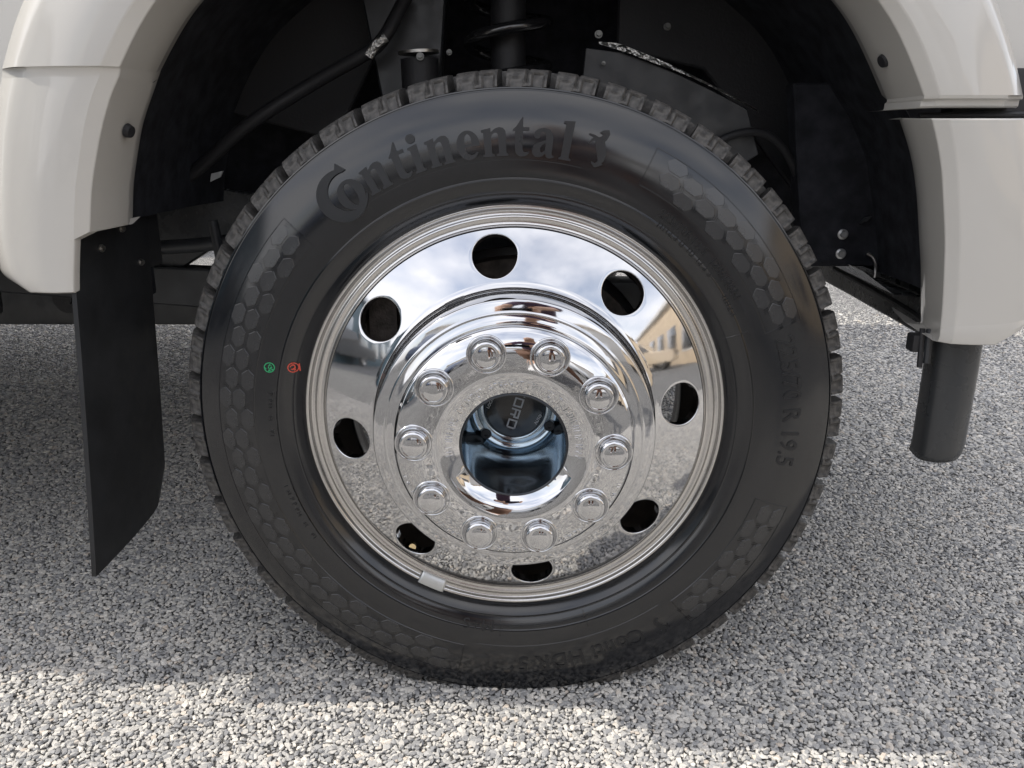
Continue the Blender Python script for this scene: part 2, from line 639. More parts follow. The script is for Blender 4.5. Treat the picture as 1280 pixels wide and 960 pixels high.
blk = block_mesh('tread_block')
for k in range(45):
    ang = k * RAD(8) + RAD(2.0)
    th = (90 - math.degrees(ang)) % 360
    me = blk
    low = WZ + 0.411 * math.sin(RAD(th)) < 0.035
    if low:
        me = blk.copy()
        c, s = math.cos(ang), math.sin(ang)
        for v in me.vertices:
            x, y, z = v.co
            wz = -x * s + z * c
            wx = x * c + z * s
            wz = max(wz, -WZ + 0.0022)
            v.co = (wx * c - wz * s, y, wx * s + wz * c)
    o = bpy.data.objects.new('tread_block', me)
    COL.objects.link(o)
    o.parent = tyre
    o.rotation_euler = (0, ang, 0)
# inner tread ribs (one part)
ribs = []
for y0, y1 in ((0.046, 0.078), (0.086, 0.090 + 0.004), (0.100, 0.130)):
    ribs += [(0.390, y0), (0.4100, y0 + 0.001), (0.4108, (y0 + y1) / 2), (0.4100, y1 - 0.001), (0.390, y1)]
tr = lathe('tread_ribs', ribs, M_tread, tyre, n=180)
tr.location = (0, 0, 0)
squash(tr.data, 0.0022)
tr2 = lathe('shoulder_ribs', [(0.392, 0.138), (0.4106, 0.140), (0.4086, 0.170), (0.398, 0.180), (0.3895, 0.1835)], M_tread, tyre, n=180)
tr2.location = (0, 0, 0)
squash(tr2.data, 0.0022)


# raised lettering ------------------------------------------------
def glyph_bm(splines):
    """2-D filled polygon(s) with holes -> bmesh in the XY plane"""
    cu = bpy.data.curves.new('g', 'CURVE')
    cu.dimensions = '2D'
    cu.fill_mode = 'BOTH'
    for pts in splines:
        sp = cu.splines.new('POLY')
        sp.points.add(len(pts) - 1)
        for p, q in zip(sp.points, pts):
            p.co = (q[0], q[1], 0, 1)
        sp.use_cyclic_u = True
    return curve_bm(cu)


def curve_bm(cu):
    o = bpy.data.objects.new('g', cu)
    COL.objects.link(o)
    dg = bpy.context.evaluated_depsgraph_get()
    me = bpy.data.meshes.new_from_object(o.evaluated_get(dg))
    bm = bmesh.new()
    bm.from_mesh(me)
    bpy.data.meshes.remove(me)
    bpy.data.objects.remove(o)
    bpy.data.curves.remove(cu)
    bmesh.ops.remove_doubles(bm, verts=bm.verts, dist=1e-5)
    return bm


def text_bm(s, bold=0.0, spacing=1.0, xs=1.0):
    cu = bpy.data.curves.new('t', 'FONT')
    cu.body = s
    cu.size = 1.0
    cu.offset = bold
    cu.space_character = spacing
    cu.resolution_u = 3
    bm = curve_bm(cu)
    if xs != 1.0:
        for v in bm.verts:
            v.co.x *= xs
    return bm


def slice_bm(bm, step):
    if not bm.verts:
        return
    for ax in (0, 1):
        lo = min(v.co[ax] for v in bm.verts)
        hi = max(v.co[ax] for v in bm.verts)
        k = lo + step
        no = (1, 0, 0) if ax == 0 else (0, 1, 0)
        while k < hi:
            co = (k, 0, 0) if ax == 0 else (0, k, 0)
            bmesh.ops.bisect_plane(bm, geom=list(bm.verts) + list(bm.edges) + list(bm.faces), plane_co=co, plane_no=no, dist=1e-6)
            k += step


def wrap(bm, name, m, parent, th0, r0, size, h, surf, rref=None, x0=0.0, step=0.25, flip_in=0.0006, top=None):
    """lay flat glyphs round the axle: x runs clockwise from angle th0 (deg), y outward from radius r0"""
    slice_bm(bm, step)
    ret = bmesh.ops.extrude_face_region(bm, geom=list(bm.faces))
    topset = {g for g in ret['geom'] if isinstance(g, bmesh.types.BMVert)}
    rref = rref or r0
    for v in bm.verts:
        x = (v.co.x - x0) * size
        r = r0 + v.co.y * size
        th = RAD(th0) - x / rref
        y = float(surf(r)) + flip_in if v not in topset else (float(top(r)) if top else float(surf(r)) - h)
        v.co = polar(th, r, y)
    return from_bm(name, bm, m, parent, smooth=True, sharp=25)


def arc(cx, cy, rx, ry, a0, a1, n):
    return [(cx + rx * math.cos(RAD(a0 + (a1 - a0) * i / n)), cy + ry * math.sin(RAD(a0 + (a1 - a0) * i / n))) for i in range(n + 1)]


G = {
    'n': [[(0, 0), (.42, 0), (.42, .07), (.34, .10), (.34, .70), (.40, .80), (.50, .84), (.58, .80), (.60, .68), (.60, .10), (.53, .07),
           (.53, 0), (.95, 0), (.95, .07), (.88, .10), (.88, .72), (.86, .88), (.78, .98), (.64, 1.01), (.50, .97), (.34, .86), (.34, 1.0),
           (0, .95), (0, .88), (.07, .86), (.07, .10), (0, .07)]],
    't': [[(0, .86), (0, .92), (.12, 1.02), (.33, 1.35), (.36, 1.35), (.36, 1.0), (.58, 1.0), (.58, .88), (.36, .88), (.36, .25), (.40, .14),
           (.48, .12), (.60, .17), (.62, .10), (.50, 0), (.35, -.03), (.20, 0), (.10, .10), (.08, .25), (.08, .88)]],
    'i': [[(0, 0), (.44, 0), (.44, .07), (.36, .10), (.36, 1.0), (0, .95), (0, .88), (.08, .86), (.08, .10), (0, .07)],
          arc(.22, 1.23, .165, .165, 0, 345, 23)],
    'e': [arc(.42, .49, .42, .52, 2, 325, 34) + [(.70, .22), (.60, .14), (.48, .13), (.36, .20), (.30, .34), (.30, .43), (.84, .43)],
          [(.30, .53), (.56, .53), (.56, .70), (.50, .86), (.42, .90), (.34, .82), (.30, .66)]],
    'a': [[(.85, .02), (.85, .08), (.78, .10), (.76, .18), (.76, .68), (.72, .86), (.60, .98), (.42, 1.02), (.22, .98), (.08, .86), (.05, .74),
           (.10, .64), (.20, .62), (.29, .68), (.28, .80), (.34, .90), (.42, .90), (.48, .84), (.50, .70), (.50, .60), (.30, .52), (.10, .42),
           (0, .26), (.04, .08), (.16, -.02), (.30, -.02), (.44, .05), (.52, .13), (.58, 0), (.70, -.03)],
          [(.50, .50), (.38, .42), (.31, .30), (.33, .18), (.40, .15), (.50, .24)]],
    'l': [[(0, 0), (.46, 0), (.46, .07), (.37, .10), (.37, 1.40), (0, 1.35), (0, 1.28), (.08, 1.26), (.08, .10), (0, .07)]],
    'C': [[(.42, 1.10), (.30, .93)] + arc(0, 0, .97, .97, 72, 338, 40) + arc(.24, .03, .72, .72, 322, 70, 30) + [(.62, .72)]],
    'o': [arc(0, 0, .53, .56, 0, 350, 35), arc(0, 0, .20, .44, 20, 370, 35)],
}
hz = [(985, 262), (1005, 240), (1030, 232), (1045, 226), (1062, 255), (1052, 300), (1040, 320), (1052, 345), (1078, 400), (1078, 465),
      (1062, 486), (1080, 490), (1052, 512), (1022, 530), (1000, 520), (978, 500), (985, 492), (1012, 500), (1030, 478), (1012, 432), (985, 385),
      (965, 332), (945, 338), (928, 372), (915, 366), (933, 327), (950, 311), (905, 297), (910, 287), (950, 290), (985, 300), (1005, 286), (1012, 270)]
G['horse'] = [[((x - 1020) / 190.0, (530 - y) / 190.0) for x, y in hz]]

XH = 0.0305


def flat_face(r):
    # the brand letters have flat faces that stand off the curved wall
    return min(-0.0271 + 0.085 * (r - 0.316), float(sw_y(r)) - 0.0007)


LET = [('n', 118.03), ('t', 112.55), ('i', 109.2), ('n', 104.5), ('e', 98.95), ('n', 93.75), ('t', 88.7), ('a', 84.4), ('l', 79.9)]
bm_all = None
brand = []
def width(sp):
    xs = [p[0] for s in sp for p in s]
    return min(xs), max(xs)
for ch, th in LET:
    b = glyph_bm(G[ch])
    a0, a1 = width(G[ch])
    o = wrap(b, 'raised_letter', M_rubber_inner, tyre, th, 0.3162, XH, 0.0011, sw_y, rref=0.332, x0=(a0 + a1) / 2, top=flat_face)
    brand.append(o)
b = glyph_bm(G['C'])
wrap(b, 'raised_letter', M_rubber_inner, tyre, 125.6, 0.3345, XH, 0.0011, sw_y, rref=0.332, top=flat_face)
b = glyph_bm(G['o'])
wrap(b, 'raised_letter', M_rubber_inner, tyre, 123.95, 0.3300, XH, 0.0013, sw_y, rref=0.332, top=flat_face)
b = glyph_bm(G['horse'])
wrap(b, 'horse_emblem', M_rubber_inner, tyre, 73.6, 0.3165, 0.0265, 0.0009, sw_y, rref=0.337, top=flat_face)
b = glyph_bm(G['horse'])
wrap(b, 'horse_emblem', M_rubber_inner, tyre, -55.5, 0.326, 0.018, 0.0007, sw_y, rref=0.335)

wrap(text_bm('225/70 R 19.5', bold=0.012, spacing=1.02, xs=0.95), 'size_lettering', M_rubber_inner, tyre, 19.0, 0.3270, 0.0305, 0.0011, sw_y, rref=0.338)
wrap(text_bm('Conti HDR 5', bold=0.022, spacing=1.04), 'tread_name_lettering', M_rubber_inner, tyre, -59.6, 0.3285, 0.0310, 0.0011, sw_y, rref=0.338)
wrap(text_bm('M+S', bold=0.0, spacing=1.05, xs=1.15), 'season_lettering', M_rubber_inner, tyre, -95.2, 0.2800, 0.0200, 0.0010, sw_y, rref=0.288)
wrap(text_bm('225/70R19.5  128/126N', spacing=1.02), 'load_lettering', M_rubber_inner, tyre, 57.0, 0.2985, 0.0140, 0.0010, sw_y, rref=0.303)


# moulded ribs: thin raised arcs and ticks
def rib_arc(name, r, a0, a1, w=0.0011, h=0.0008, taper=True):
    n = max(6, int(abs(a1 - a0) / 1.2))
    rows = []
    for i, (dr, dh) in enumerate(((-w, -0.0004), (-w * .35, h), (w * .35, h), (w, -0.0004))):
        row = []
        for j in range(n + 1):
            t = RAD(a0 + (a1 - a0) * j / n)
            row.append(polar(t, r + dr, float(sw_y(r + dr)) - dh))
        rows.append(row)
    return loft(name, rows, M_rubber, tyre, sharp=60)


def rib_radial(name, th, r0, r1, w=0.0009, h=0.0007):
    rows = []
    for d, dh in ((-w, -0.0004), (-w * .35, h), (w * .35, h), (w, -0.0004)):
        row = []
        for j in range(9):
            r = r0 + (r1 - r0) * j / 8
            row.append(polar(RAD(th) + d / r, r, float(sw_y(r)) - dh))
        rows.append(row)
    return loft(name, rows, M_rubber, tyre, sharp=60)


BANDS = ((63.8, 21.0), (-18.0, -50.0), (137.0, 258.0))
for a0, a1 in BANDS:
    rib_arc('moulded_rib', 0.3618, a0, a1, w=0.0008, h=0.0005)
    rib_arc('moulded_rib', 0.3175, a0, a1)
    for a in (a0, a1):
        rib_radial('moulded_rib', a, 0.3178, 0.3615)
rib_arc('moulded_rib', 0.3120, 131.0, 76.0, w=0.0007, h=0.0004)
rib_arc('moulded_rib', 0.3120, -53.0, -99.0, w=0.0007, h=0.0004)
rib_radial('moulded_rib', 22.7, 0.270, 0.300)
rib_radial('moulded_rib', -93.6, 0.276, 0.299)
rib_radial('moulded_rib', -71.0, 0.276, 0.299)

# honeycomb cells
def hex_mesh():
    L, H, c = 0.0146, 0.0078, 0.0006
    out = [(-L, 0), (-L * .52, H), (L * .52, H), (L, 0), (L * .52, -H), (-L * .52, -H)]
    V = [(x, 0.0012, z) for x, z in out] + [(x * .985, -0.0002, z * .985) for x, z in out] + [(x * .94, -0.0005, z * .94) for x, z in out]
    F = []
    for k in range(6):
        j = (k + 1) % 6
        F += [(k, j, 6 + j, 6 + k), (6 + k, 6 + j, 12 + j, 12 + k)]
    F.append(tuple(range(12, 18)))
    me = bpy.data.meshes.new('honeycomb_cell')
    me.from_pydata(V, [], F)
    bm = bmesh.new(); bm.from_mesh(me); bmesh.ops.recalc_face_normals(bm, faces=bm.faces); bm.to_mesh(me); bm.free()
    me.materials.append(M_hex)
    return me


hexm = hex_mesh()
tick_V, tick_F = [], []
for a0, a1 in BANDS:
    lo, hi = min(a0, a1), max(a0, a1)
    c = 0
    th = lo + 3.0
    while th < hi - 2.4:
        for r in ((0.3268, 0.3462) if c % 2 else (0.3364, 0.3536)):
            t = RAD(th)
            sl = float(sw_y(r + .004) - sw_y(r - .004)) / .008
            ph = math.atan(sl)
            er = Vector((math.cos(t), 0, math.sin(t)))
            et = Vector((math.sin(t), 0, -math.cos(t)))
            n = (Vector((0, -1, 0)) * math.cos(ph) + er * math.sin(ph)).normalized()
            zr = (er * math.cos(ph) + Vector((0, 1, 0)) * math.sin(ph)).normalized()
            mt = Matrix((et, -n, zr)).transposed().to_4x4()
            mt.translation = Vector(polar(t, r, float(sw_y(r)) + 0.0001))
            o = bpy.data.objects.new('honeycomb_cell', hexm)
            COL.objects.link(o)
            o.parent = tyre
            o.matrix_local = mt
            # three fine moulded ticks beside the cell
            for q in (-1, 0, 1):
                tt = t - 0.0165 / r + q * 0.0024 / r
                b0 = len(tick_V)
                for dr, dt in ((-.003, -.0011), (-.003, -.0003), (.003, .0011), (.003, .0003)):
                    tick_V.append(polar(tt + dt / r, r + dr, float(sw_y(r + dr)) + 0.0003))
                for dr, dt in ((-.003, -.0009), (-.003, -.0005), (.003, .0009), (.003, .0005)):
                    tick_V.append(polar(tt + dt / r, r + dr, float(sw_y(r + dr)) - 0.0009))
                for f in ((4, 5, 7, 6), (0, 1, 5, 4), (1, 3, 7, 5), (3, 2, 6, 7), (2, 0, 4, 6)):
                    tick_F.append(tuple(b0 + k for k in f))
        th += 4.35
        c += 1
tk = mk('moulded_ticks', tick_V, tick_F, M_rubber, tyre, smooth=False)
tk['kind'] = 'stuff'

# vent spews / specks and the two ink stamps
def ink_stamp(name, th, r, m, bars):
    bm = bmesh.new()
    rr = random.Random(5 + bars)
    cx0, cz0 = r * math.cos(RAD(th)), r * math.sin(RAD(th))
    marks = [(0.0058, a, .0012, .0006) for a in np.arange(0, 6.28, .45)] + [(rr.uniform(.0008, .0044), rr.uniform(0, 6.28), rr.uniform(.0006, .0014), .0005) for _ in range(14)]
    for k, (d, a, l, w) in enumerate(marks):
        a2 = a + PI / 2
        vs = []
        for sx, sz in ((-1, -1), (1, -1), (1, 1), (-1, 1)):
            px = d * math.cos(a) + sx * l * math.cos(a2) + sz * w * math.cos(a)
            pz = d * math.sin(a) + sx * l * math.sin(a2) + sz * w * math.sin(a)
            vs.append(bm.verts.new((cx0 + px, float(sw_y(math.hypot(cx0 + px, cz0 + pz))) - 0.0007 - 0.000012 * k, cz0 + pz)))
        bm.faces.new(vs)
    for k in range(bars):
        x = 0.0062 + k * .0026
        vs = []
        for px, pz in ((x, -.0055), (x + .0012, -.0055), (x + .0012, .0045), (x, .0045)):
            vs.append(bm.verts.new((cx0 + px, float(sw_y(math.hypot(cx0 + px, cz0 + pz))) - 0.0012, cz0 + pz)))
        bm.faces.new(vs)
    return from_bm(name, bm, m, tyre, smooth=False)


ink_stamp('green_stamp', 166.57, 0.3029, M_green, 0)
ink_stamp('red_stamp', 165.66, 0.2764, M_red, 1)

# everything moulded on the wall follows the bulge above the contact patch
for ch in tyre.children:
    if ch.name.startswith(('tread', 'shoulder')) and 'lettering' not in ch.name:
        continue
    if ch.data is hexm:
        p = ch.location
        ch.location.y -= 0.004 * min(1, max(0, (0.10 - p.z - WZ) / 0.12)) * math.exp(-(p.x / 0.16) ** 2)
    else:
        squash(ch.data, 0.0035)

# ---------------------------------------------------------------- wheel rim and disc
rim = lathe('wheel_rim', [(0.2480, 0.019), (0.2600, 0.0150), (0.2632, 0.0100), (0.2640, 0.0040), (0.2636, 0.0010), (0.2622, -0.0010),
                          (0.2600, -0.0017), (0.2578, -0.0012), (0.2563, 0.0002), (0.2552, 0.0022), (0.2538, 0.0032), (0.2505, 0.0034),
                          (0.2490, 0.0026), (0.2478, 0.0012), (0.2462, 0.0010), (0.2438, 0.0022), (0.2412, 0.0028), (0.2390, 0.0022),
                          (0.2372, 0.0004), (0.2362, -0.0014), (0.2352, -0.0012), (0.2345, 0.0000)], M_rimlip, truck, n=256, sharp=50)
rim['label'] = 'polished aluminium wheel rim'
barrel = lathe('barrel', [(0.2345, 0.0005), (0.2330, 0.010), (0.2320, 0.030), (0.2200, 0.060), (0.2200, 0.110), (0.236, 0.140), (0.238, 0.165), (0.262, 0.178)],
               M_rimlip, rim, n=128)
barrel.location = (0, 0, 0)


def disc_y(r):
    return -0.0166 + (r - 0.2043) * 0.40 + 0.9 * (r - 0.2043) ** 2


R_IN, R_OUT, R_H = 0.1765, 0.2345, 0.2043
HOLE = 0.0262


def hole_disc():
    """cone with eight round hand holes, an O-grid per 45 degree sector"""
    V, F = [], []
    na, nrr, K = 26, 14, 12
    sl = math.sqrt(1 + 0.16)
    for s in range(8):
        c0 = RAD(96.45) - s * PI / 4
        aw = PI / 8 * R_H
        s0, s1 = (R_IN - R_H) * sl, (R_OUT - R_H) * sl
        per = []
        per += [(-aw + 2 * aw * i / na, s1) for i in range(na)]
        per += [(aw, s1 + (s0 - s1) * i / nrr) for i in range(nrr)]
        per += [(aw - 2 * aw * i / na, s0) for i in range(na)]
        per += [(-aw, s0 + (s1 - s0) * i / nrr) for i in range(nrr)]
        n = len(per)
        b0 = len(V)

        def put(a, q, depth=0.0):
            r = R_H + q / sl
            th = c0 - a / R_H
            # inward direction: roughly along the disc normal
            t = 0.371
            x, y, z = r * math.cos(th), disc_y(r), r * math.sin(th)
            er = (math.cos(c0), math.sin(c0))
            V.append((x - er[0] * t * depth, y + 0.928 * depth, z - er[1] * t * depth))
        levels = []
        for k in range(K + 1):
            f = k / K
            f = f ** 0.85
            for (a, q) in per:
                ph = math.atan2(q, a)
                ha, hq = (HOLE + .0012) * math.cos(ph), (HOLE + .0012) * math.sin(ph)
                put(a + (ha - a) * f, q + (hq - q) * f)
        nlev = K + 1
        for rad, dep in ((HOLE + .0006, .0002), (HOLE + .0002, .0006), (HOLE, .0013), (HOLE, .006), (HOLE, .0125)):
            for (a, q) in per:
                ph = math.atan2(q, a)
                put(rad * math.cos(ph), rad * math.sin(ph), dep)
            nlev += 1
        for k in range(nlev - 1):
            for j in range(n):
                i = (j + 1) % n
                F.append((b0 + k * n + j, b0 + k * n + i, b0 + (k + 1) * n + i, b0 + (k + 1) * n + j))
    me = bpy.data.meshes.new('wheel_disc')
    me.from_pydata(V, [], F)
    bm = bmesh.new()
    bm.from_mesh(me)
    bmesh.ops.remove_doubles(bm, verts=bm.verts, dist=2e-5)
    bmesh.ops.recalc_face_normals(bm, faces=bm.faces)
    bm.to_mesh(me)
    bm.free()
    o = link('wheel_disc', me, M_alu, rim, True, 60)
    return o


hole_disc()
# back face of the disc, dark inside
bk = lathe('disc_back', [(0.2340, 0.012), (0.2310, 0.0135), (0.2300, 0.0140)], M_rimlip, rim, n=96)
bk.location = (0, 0, 0)
yi = disc_y(R_IN)
a0 = math.atan(0.40 + 1.8 * (R_IN - 0.2043))
a1 = RAD(84)
rho = 0.0105 / (math.sin(a1) - math.sin(a0))
dome = [(R_IN + .0008, disc_y(R_IN + .0008) + .0001)]
for k in range(17):
    a = a0 + (a1 - a0) * k / 16
    dome.append((R_IN - rho * (math.sin(a) - math.sin(a0)), yi - rho * (math.cos(a0) - math.cos(a))))
dome += [(0.1652, -0.0540), (0.1646, -0.0660), (0.1641, -0.0755), (0.1637, -0.0768), (0.1629, -0.0775), (0.1615, -0.0779), (0.1570, -0.0790), (0.1520, -0.0800),
         (0.1506, -0.0803), (0.1500, -0.0810), (0.1492, -0.0813), (0.1484, -0.0810), (0.1470, -0.0812), (0.1420, -0.0830), (0.1385, -0.0842), (0.1340, -0.0844)]
hub = lathe('wheel_hub_dome', dome, M_alu, rim, n=256, sharp=50)
hub.location = (0, 0, 0)

# valve stem seen through one hand hole
vt = tube('valve_stem', [(-0.1420, 0.070, -0.2030), (-0.1388, 0.036, -0.1925), (-0.1360, 0.016, -0.1860)], [0.0058, 0.0046, 0.0040], M_brass, rim, n=14, res=12)
cap = tube('valve_cap', [(-0.1358, 0.015, -0.1856), (-0.1338, -0.001, -0.1802)], [0.0054, 0.0048], M_brass, rim, n=14)
vt.location = cap.location = (0, 0, 0)
# clip-on balance weight on the rim lip
def weight():
    a0, a1 = RAD(-111.3), RAD(-119.2)
    prof_w = [(0.2655, 0.004), (0.2660, -0.0020), (0.2648, -0.0042), (0.2600, -0.0052), (0.2520, -0.0036), (0.2480, -0.0022), (0.2462, -0.0004), (0.2462, 0.0035)]
    rows = []
    for r, y in prof_w:
        rows.append([polar(a0 + (a1 - a0) * j / 10, r, y) for j in range(11)])
    o = loft('balance_weight', rows, M_zinc, rim, sharp=30)
    md = o.modifiers.new('solid', 'SOLIDIFY')
    md.thickness = 0.0015
    md.offset = -1
    return o


weight()

# ---------------------------------------------------------------- chrome hub cover
def cover_y(r):
    r = np.asarray(r, float)
    y = np.full_like(r, -0.1085)
    y = np.where(r > 0.104, -0.1085 + 8.5 * (r - 0.104) ** 2, y)
    y = np.where(r < 0.092, -0.1085 + 2.4 * (0.092 - r) ** 2 * 4, y)
    return y


def hub_cover():
    n = 360
    t = np.linspace(0, 2 * PI, n, endpoint=False)
    # the opening widens to a countersunk crescent over the lower third
    d = np.degrees(np.abs(np.angle(np.exp(1j * (t - RAD(-90))))))
    w = np.clip((66 - d) / 5.0, 0, 1)
    w = w * w * (3 - 2 * w)
    lip = 0.0625 + 0.0135 * w
    outer = [(0.1366, -0.0860), (0.1373, -0.0900), (0.1373, -0.0950), (0.1370, -0.0966), (0.1362, -0.0978), (0.1350, -0.0988)]
    rs = [0.1338, 0.1325, 0.131, 0.129, 0.127, 0.125, 0.1225, 0.120, 0.1175, 0.115, 0.1125, 0.110, 0.107, 0.104, 0.101, 0.098, 0.095, 0.092, 0.0895, 0.087]
    rows = []
    for r, y in outer:
        rows.append(np.stack([r * np.cos(t), np.full(n, y), r * np.sin(t)], -1))
    for r in rs:
        rows.append(np.stack([r * np.cos(t), np.full(n, float(cover_y(r))), r * np.sin(t)], -1))
    for k in range(1, 9):
        rr = 0.087 + (lip - 0.087) * k / 8
        rows.append(np.stack([rr * np.cos(t), cover_y(rr), rr * np.sin(t)], -1))
    yl = cover_y(lip)
    for dr, dy in ((-.0007, .0003), (-.0012, .0010)):
        rows.append(np.stack([(lip + dr) * np.cos(t), yl + dy, (lip + dr) * np.sin(t)], -1))
    for f in (0.25, 0.5, 0.75, 1.0):
        rr = (lip - .0012) + (0.0600 - lip + .0012) * f
        yy = (yl + .001) + (-0.0985 - yl - .001) * (f ** 0.8)
        rows.append(np.stack([rr * np.cos(t), yy, rr * np.sin(t)], -1))
    o = loft('hub_cover', rows, M_chrome, truck, sharp=42, closed=True)
    o.location = (0, 0, WZ)
    o['label'] = 'chrome hub cover with ten domed lug caps'
    return o


cover = hub_cover()


def lug_mesh():
    pr = [(0.0218, 0.002), (0.0224, -0.0004), (0.0222, -0.0016), (0.0214, -0.0024), (0.0203, -0.0024), (0.0194, -0.0016), (0.0186, -0.0012),
          (0.0178, -0.0018), (0.0172, -0.0040), (0.0169, -0.0070), (0.0164, -0.0090), (0.0156, -0.0104), (0.0146, -0.0113), (0.0134, -0.0116),
          (0.0126, -0.0112), (0.0118, -0.0111), (0.0100, -0.0116), (0.0075, -0.0121), (0.0045, -0.0124), (0.0, -0.0125)]
    o = lathe('lug_nut_cover', pr, M_chrome_lug, cover, n=72, sharp=60)
    return o


lug = lug_mesh()
PH = 1.8395
for k in range(10):
    o = lug if k == 0 else lug.copy()
    if k:
        COL.objects.link(o)
    th = PH - k * PI / 5
    o.parent = cover
    o.location = (0.1125 * math.cos(th), float(cover_y(0.1125)) + 0.0012, 0.1125 * math.sin(th))


# embossed safety wording, too fine to read: short raised strokes set like lettering
def fine_marks(name, r0, r1, a0, a1, n, h=0.0004, surf=cover_y, m=M_chrome_lug, parent=cover):
    rr = random.Random(int(r0 * 1e4))
    V, F = [], []
    a = a0
    step = (a1 - a0) / n
    for k in range(n):
        a = a0 + step * (k + .5)
        if rr.random() < 0.14:
            continue
        rm = (r0 + r1) / 2
        kind = rr.random()
        bars = [(-.35, r0, r1)] if kind < .2 else [(-.35, r0, r1), (.3, r0, r1)] if kind < .6 else [(0, r0, r1), (.35, r0, rm)]
        hz_ = rr.choice((r0, rm, r1)) if kind > .3 else None
        segs = [(a + b * abs(step) * .8, abs(step) * .11, q0, q1) for b, q0, q1 in bars]
        if hz_:
            segs.append((a, abs(step) * .34, hz_ - .0005, hz_ + .0005))
        for c, w, q0, q1 in segs:
            b0 = len(V)
            for f, e in ((1.0, -0.0003), (0.6, h)):
                for sa, q in ((-1, q0), (1, q0), (1, q1), (-1, q1)):
                    r = q
                    th = RAD(c + sa * w * f)
                    V.append(polar(th, r, float(surf(r)) - e))
            for f in ((4, 5, 6, 7), (0, 1, 5, 4), (1, 2, 6, 5), (2, 3, 7, 6), (3, 0, 4, 7)):
                F.append(tuple(b0 + i for i in f))
    return mk(name, V, F, m, parent, smooth=False)


fine_marks('embossed_lettering', 0.0700, 0.0775, 192, -12, 46, 0.0009)
fine_marks('approval_marks', 0.2880, 0.2940, 56, 38, 11, 0.0008, sw_y, M_rubber_inner, tyre)
fine_marks('approval_marks', 0.2880, 0.2940, 33, 27, 4, 0.0008, sw_y, M_rubber_inner, tyre)
fine_marks('approval_marks', 0.2960, 0.3010, 214, 196, 12, 0.0008, sw_y, M_rubber_inner, tyre)
fine_marks('approval_marks', 0.2960, 0.3010, 186, 172, 9, 0.0008, sw_y, M_rubber_inner, tyre)
fine_marks('weight_marks', 0.2535, 0.2575, -113.2, -117.6, 7, 0.0005, lambda r: -0.0050 + (0.2600 - r) * 0.2, M_zinc, rim)
fine_marks('embossed_lettering', 0.1270, 0.1318, 256, 196, 20, 0.0006)
fine_marks('embossed_lettering', 0.1270, 0.1318, -20, -72, 18, 0.0006)
fine_marks('embossed_lettering', 0.1270, 0.1318, -78, -102, 9, 0.0006)

# ---------------------------------------------------------------- hub with the locking dial, deep inside the cover
cup = lathe('hub_cup', [(0.0630, -0.0960), (0.0622, -0.1000), (0.0606, -0.1012), (0.0592, -0.1004)], M_hubring, truck, n=128, sharp=50)
cup['label'] = 'dark hub cup with locking dial'
cw = lathe('cup_wall', [(0.0592, -0.1004), (0.0590, -0.060), (0.0588, -0.010), (0.0584, 0.030), (0.0570, 0.0365), (0.0545, 0.0385), (0.0490, 0.0395),
                        (0.0480, 0.0380), (0.0472, 0.0360), (0.0440, 0.0352), (0.0395, 0.0360), (0.0380, 0.0372)], M_hubcup, cup, n=160, sharp=45)
cw.location = (0, 0, 0)
dial = lathe('dial', [(0.0385, 0.040), (0.0380, 0.0320), (0.0372, 0.0300), (0.0355, 0.0290), (0.0200, 0.0288), (0.0, 0.0288)], M_dial, cup, n=96, sharp=40)
dial.location = (0, 0, 0)
for bx, bz in ((-0.0433, -0.0406), (0.0488, -0.0258)):
    l = math.hypot(bx, bz)
    bx, bz = bx / l * 0.0508, bz / l * 0.0508
    o = lathe('bolt', [(0.0072, 0.040), (0.0070, 0.0350), (0.0060, 0.0338), (0.0032, 0.0338), (0.0030, 0.0368), (0.0, 0.0368)], M_frame, cup, n=24, cz=bz, cx=bx)


def flat_text(s, name, m, parent, cx, cz, size, ang, y, thick=0.0004, xs=1.0, spacing=1.0, bold=0.0):
    bm = text_bm(s, bold=bold, spacing=spacing, xs=xs)
    xsv = [v.co.x for v in bm.verts]
    ysv = [v.co.y for v in bm.verts]
    mx, my = (min(xsv) + max(xsv)) / 2, (min(ysv) + max(ysv)) / 2
    ret = bmesh.ops.extrude_face_region(bm, geom=list(bm.faces))
    top = {g for g in ret['geom'] if isinstance(g, bmesh.types.BMVert)}
    ca, sa = math.cos(ang), math.sin(ang)
    for v in bm.verts:
        x, z = (v.co.x - mx) * size, (v.co.y - my) * size
        v.co = (cx + x * ca - z * sa, y - (thick if v in top else -thick), cz + x * sa + z * ca)
    return from_bm(name, bm, m, parent, smooth=False)


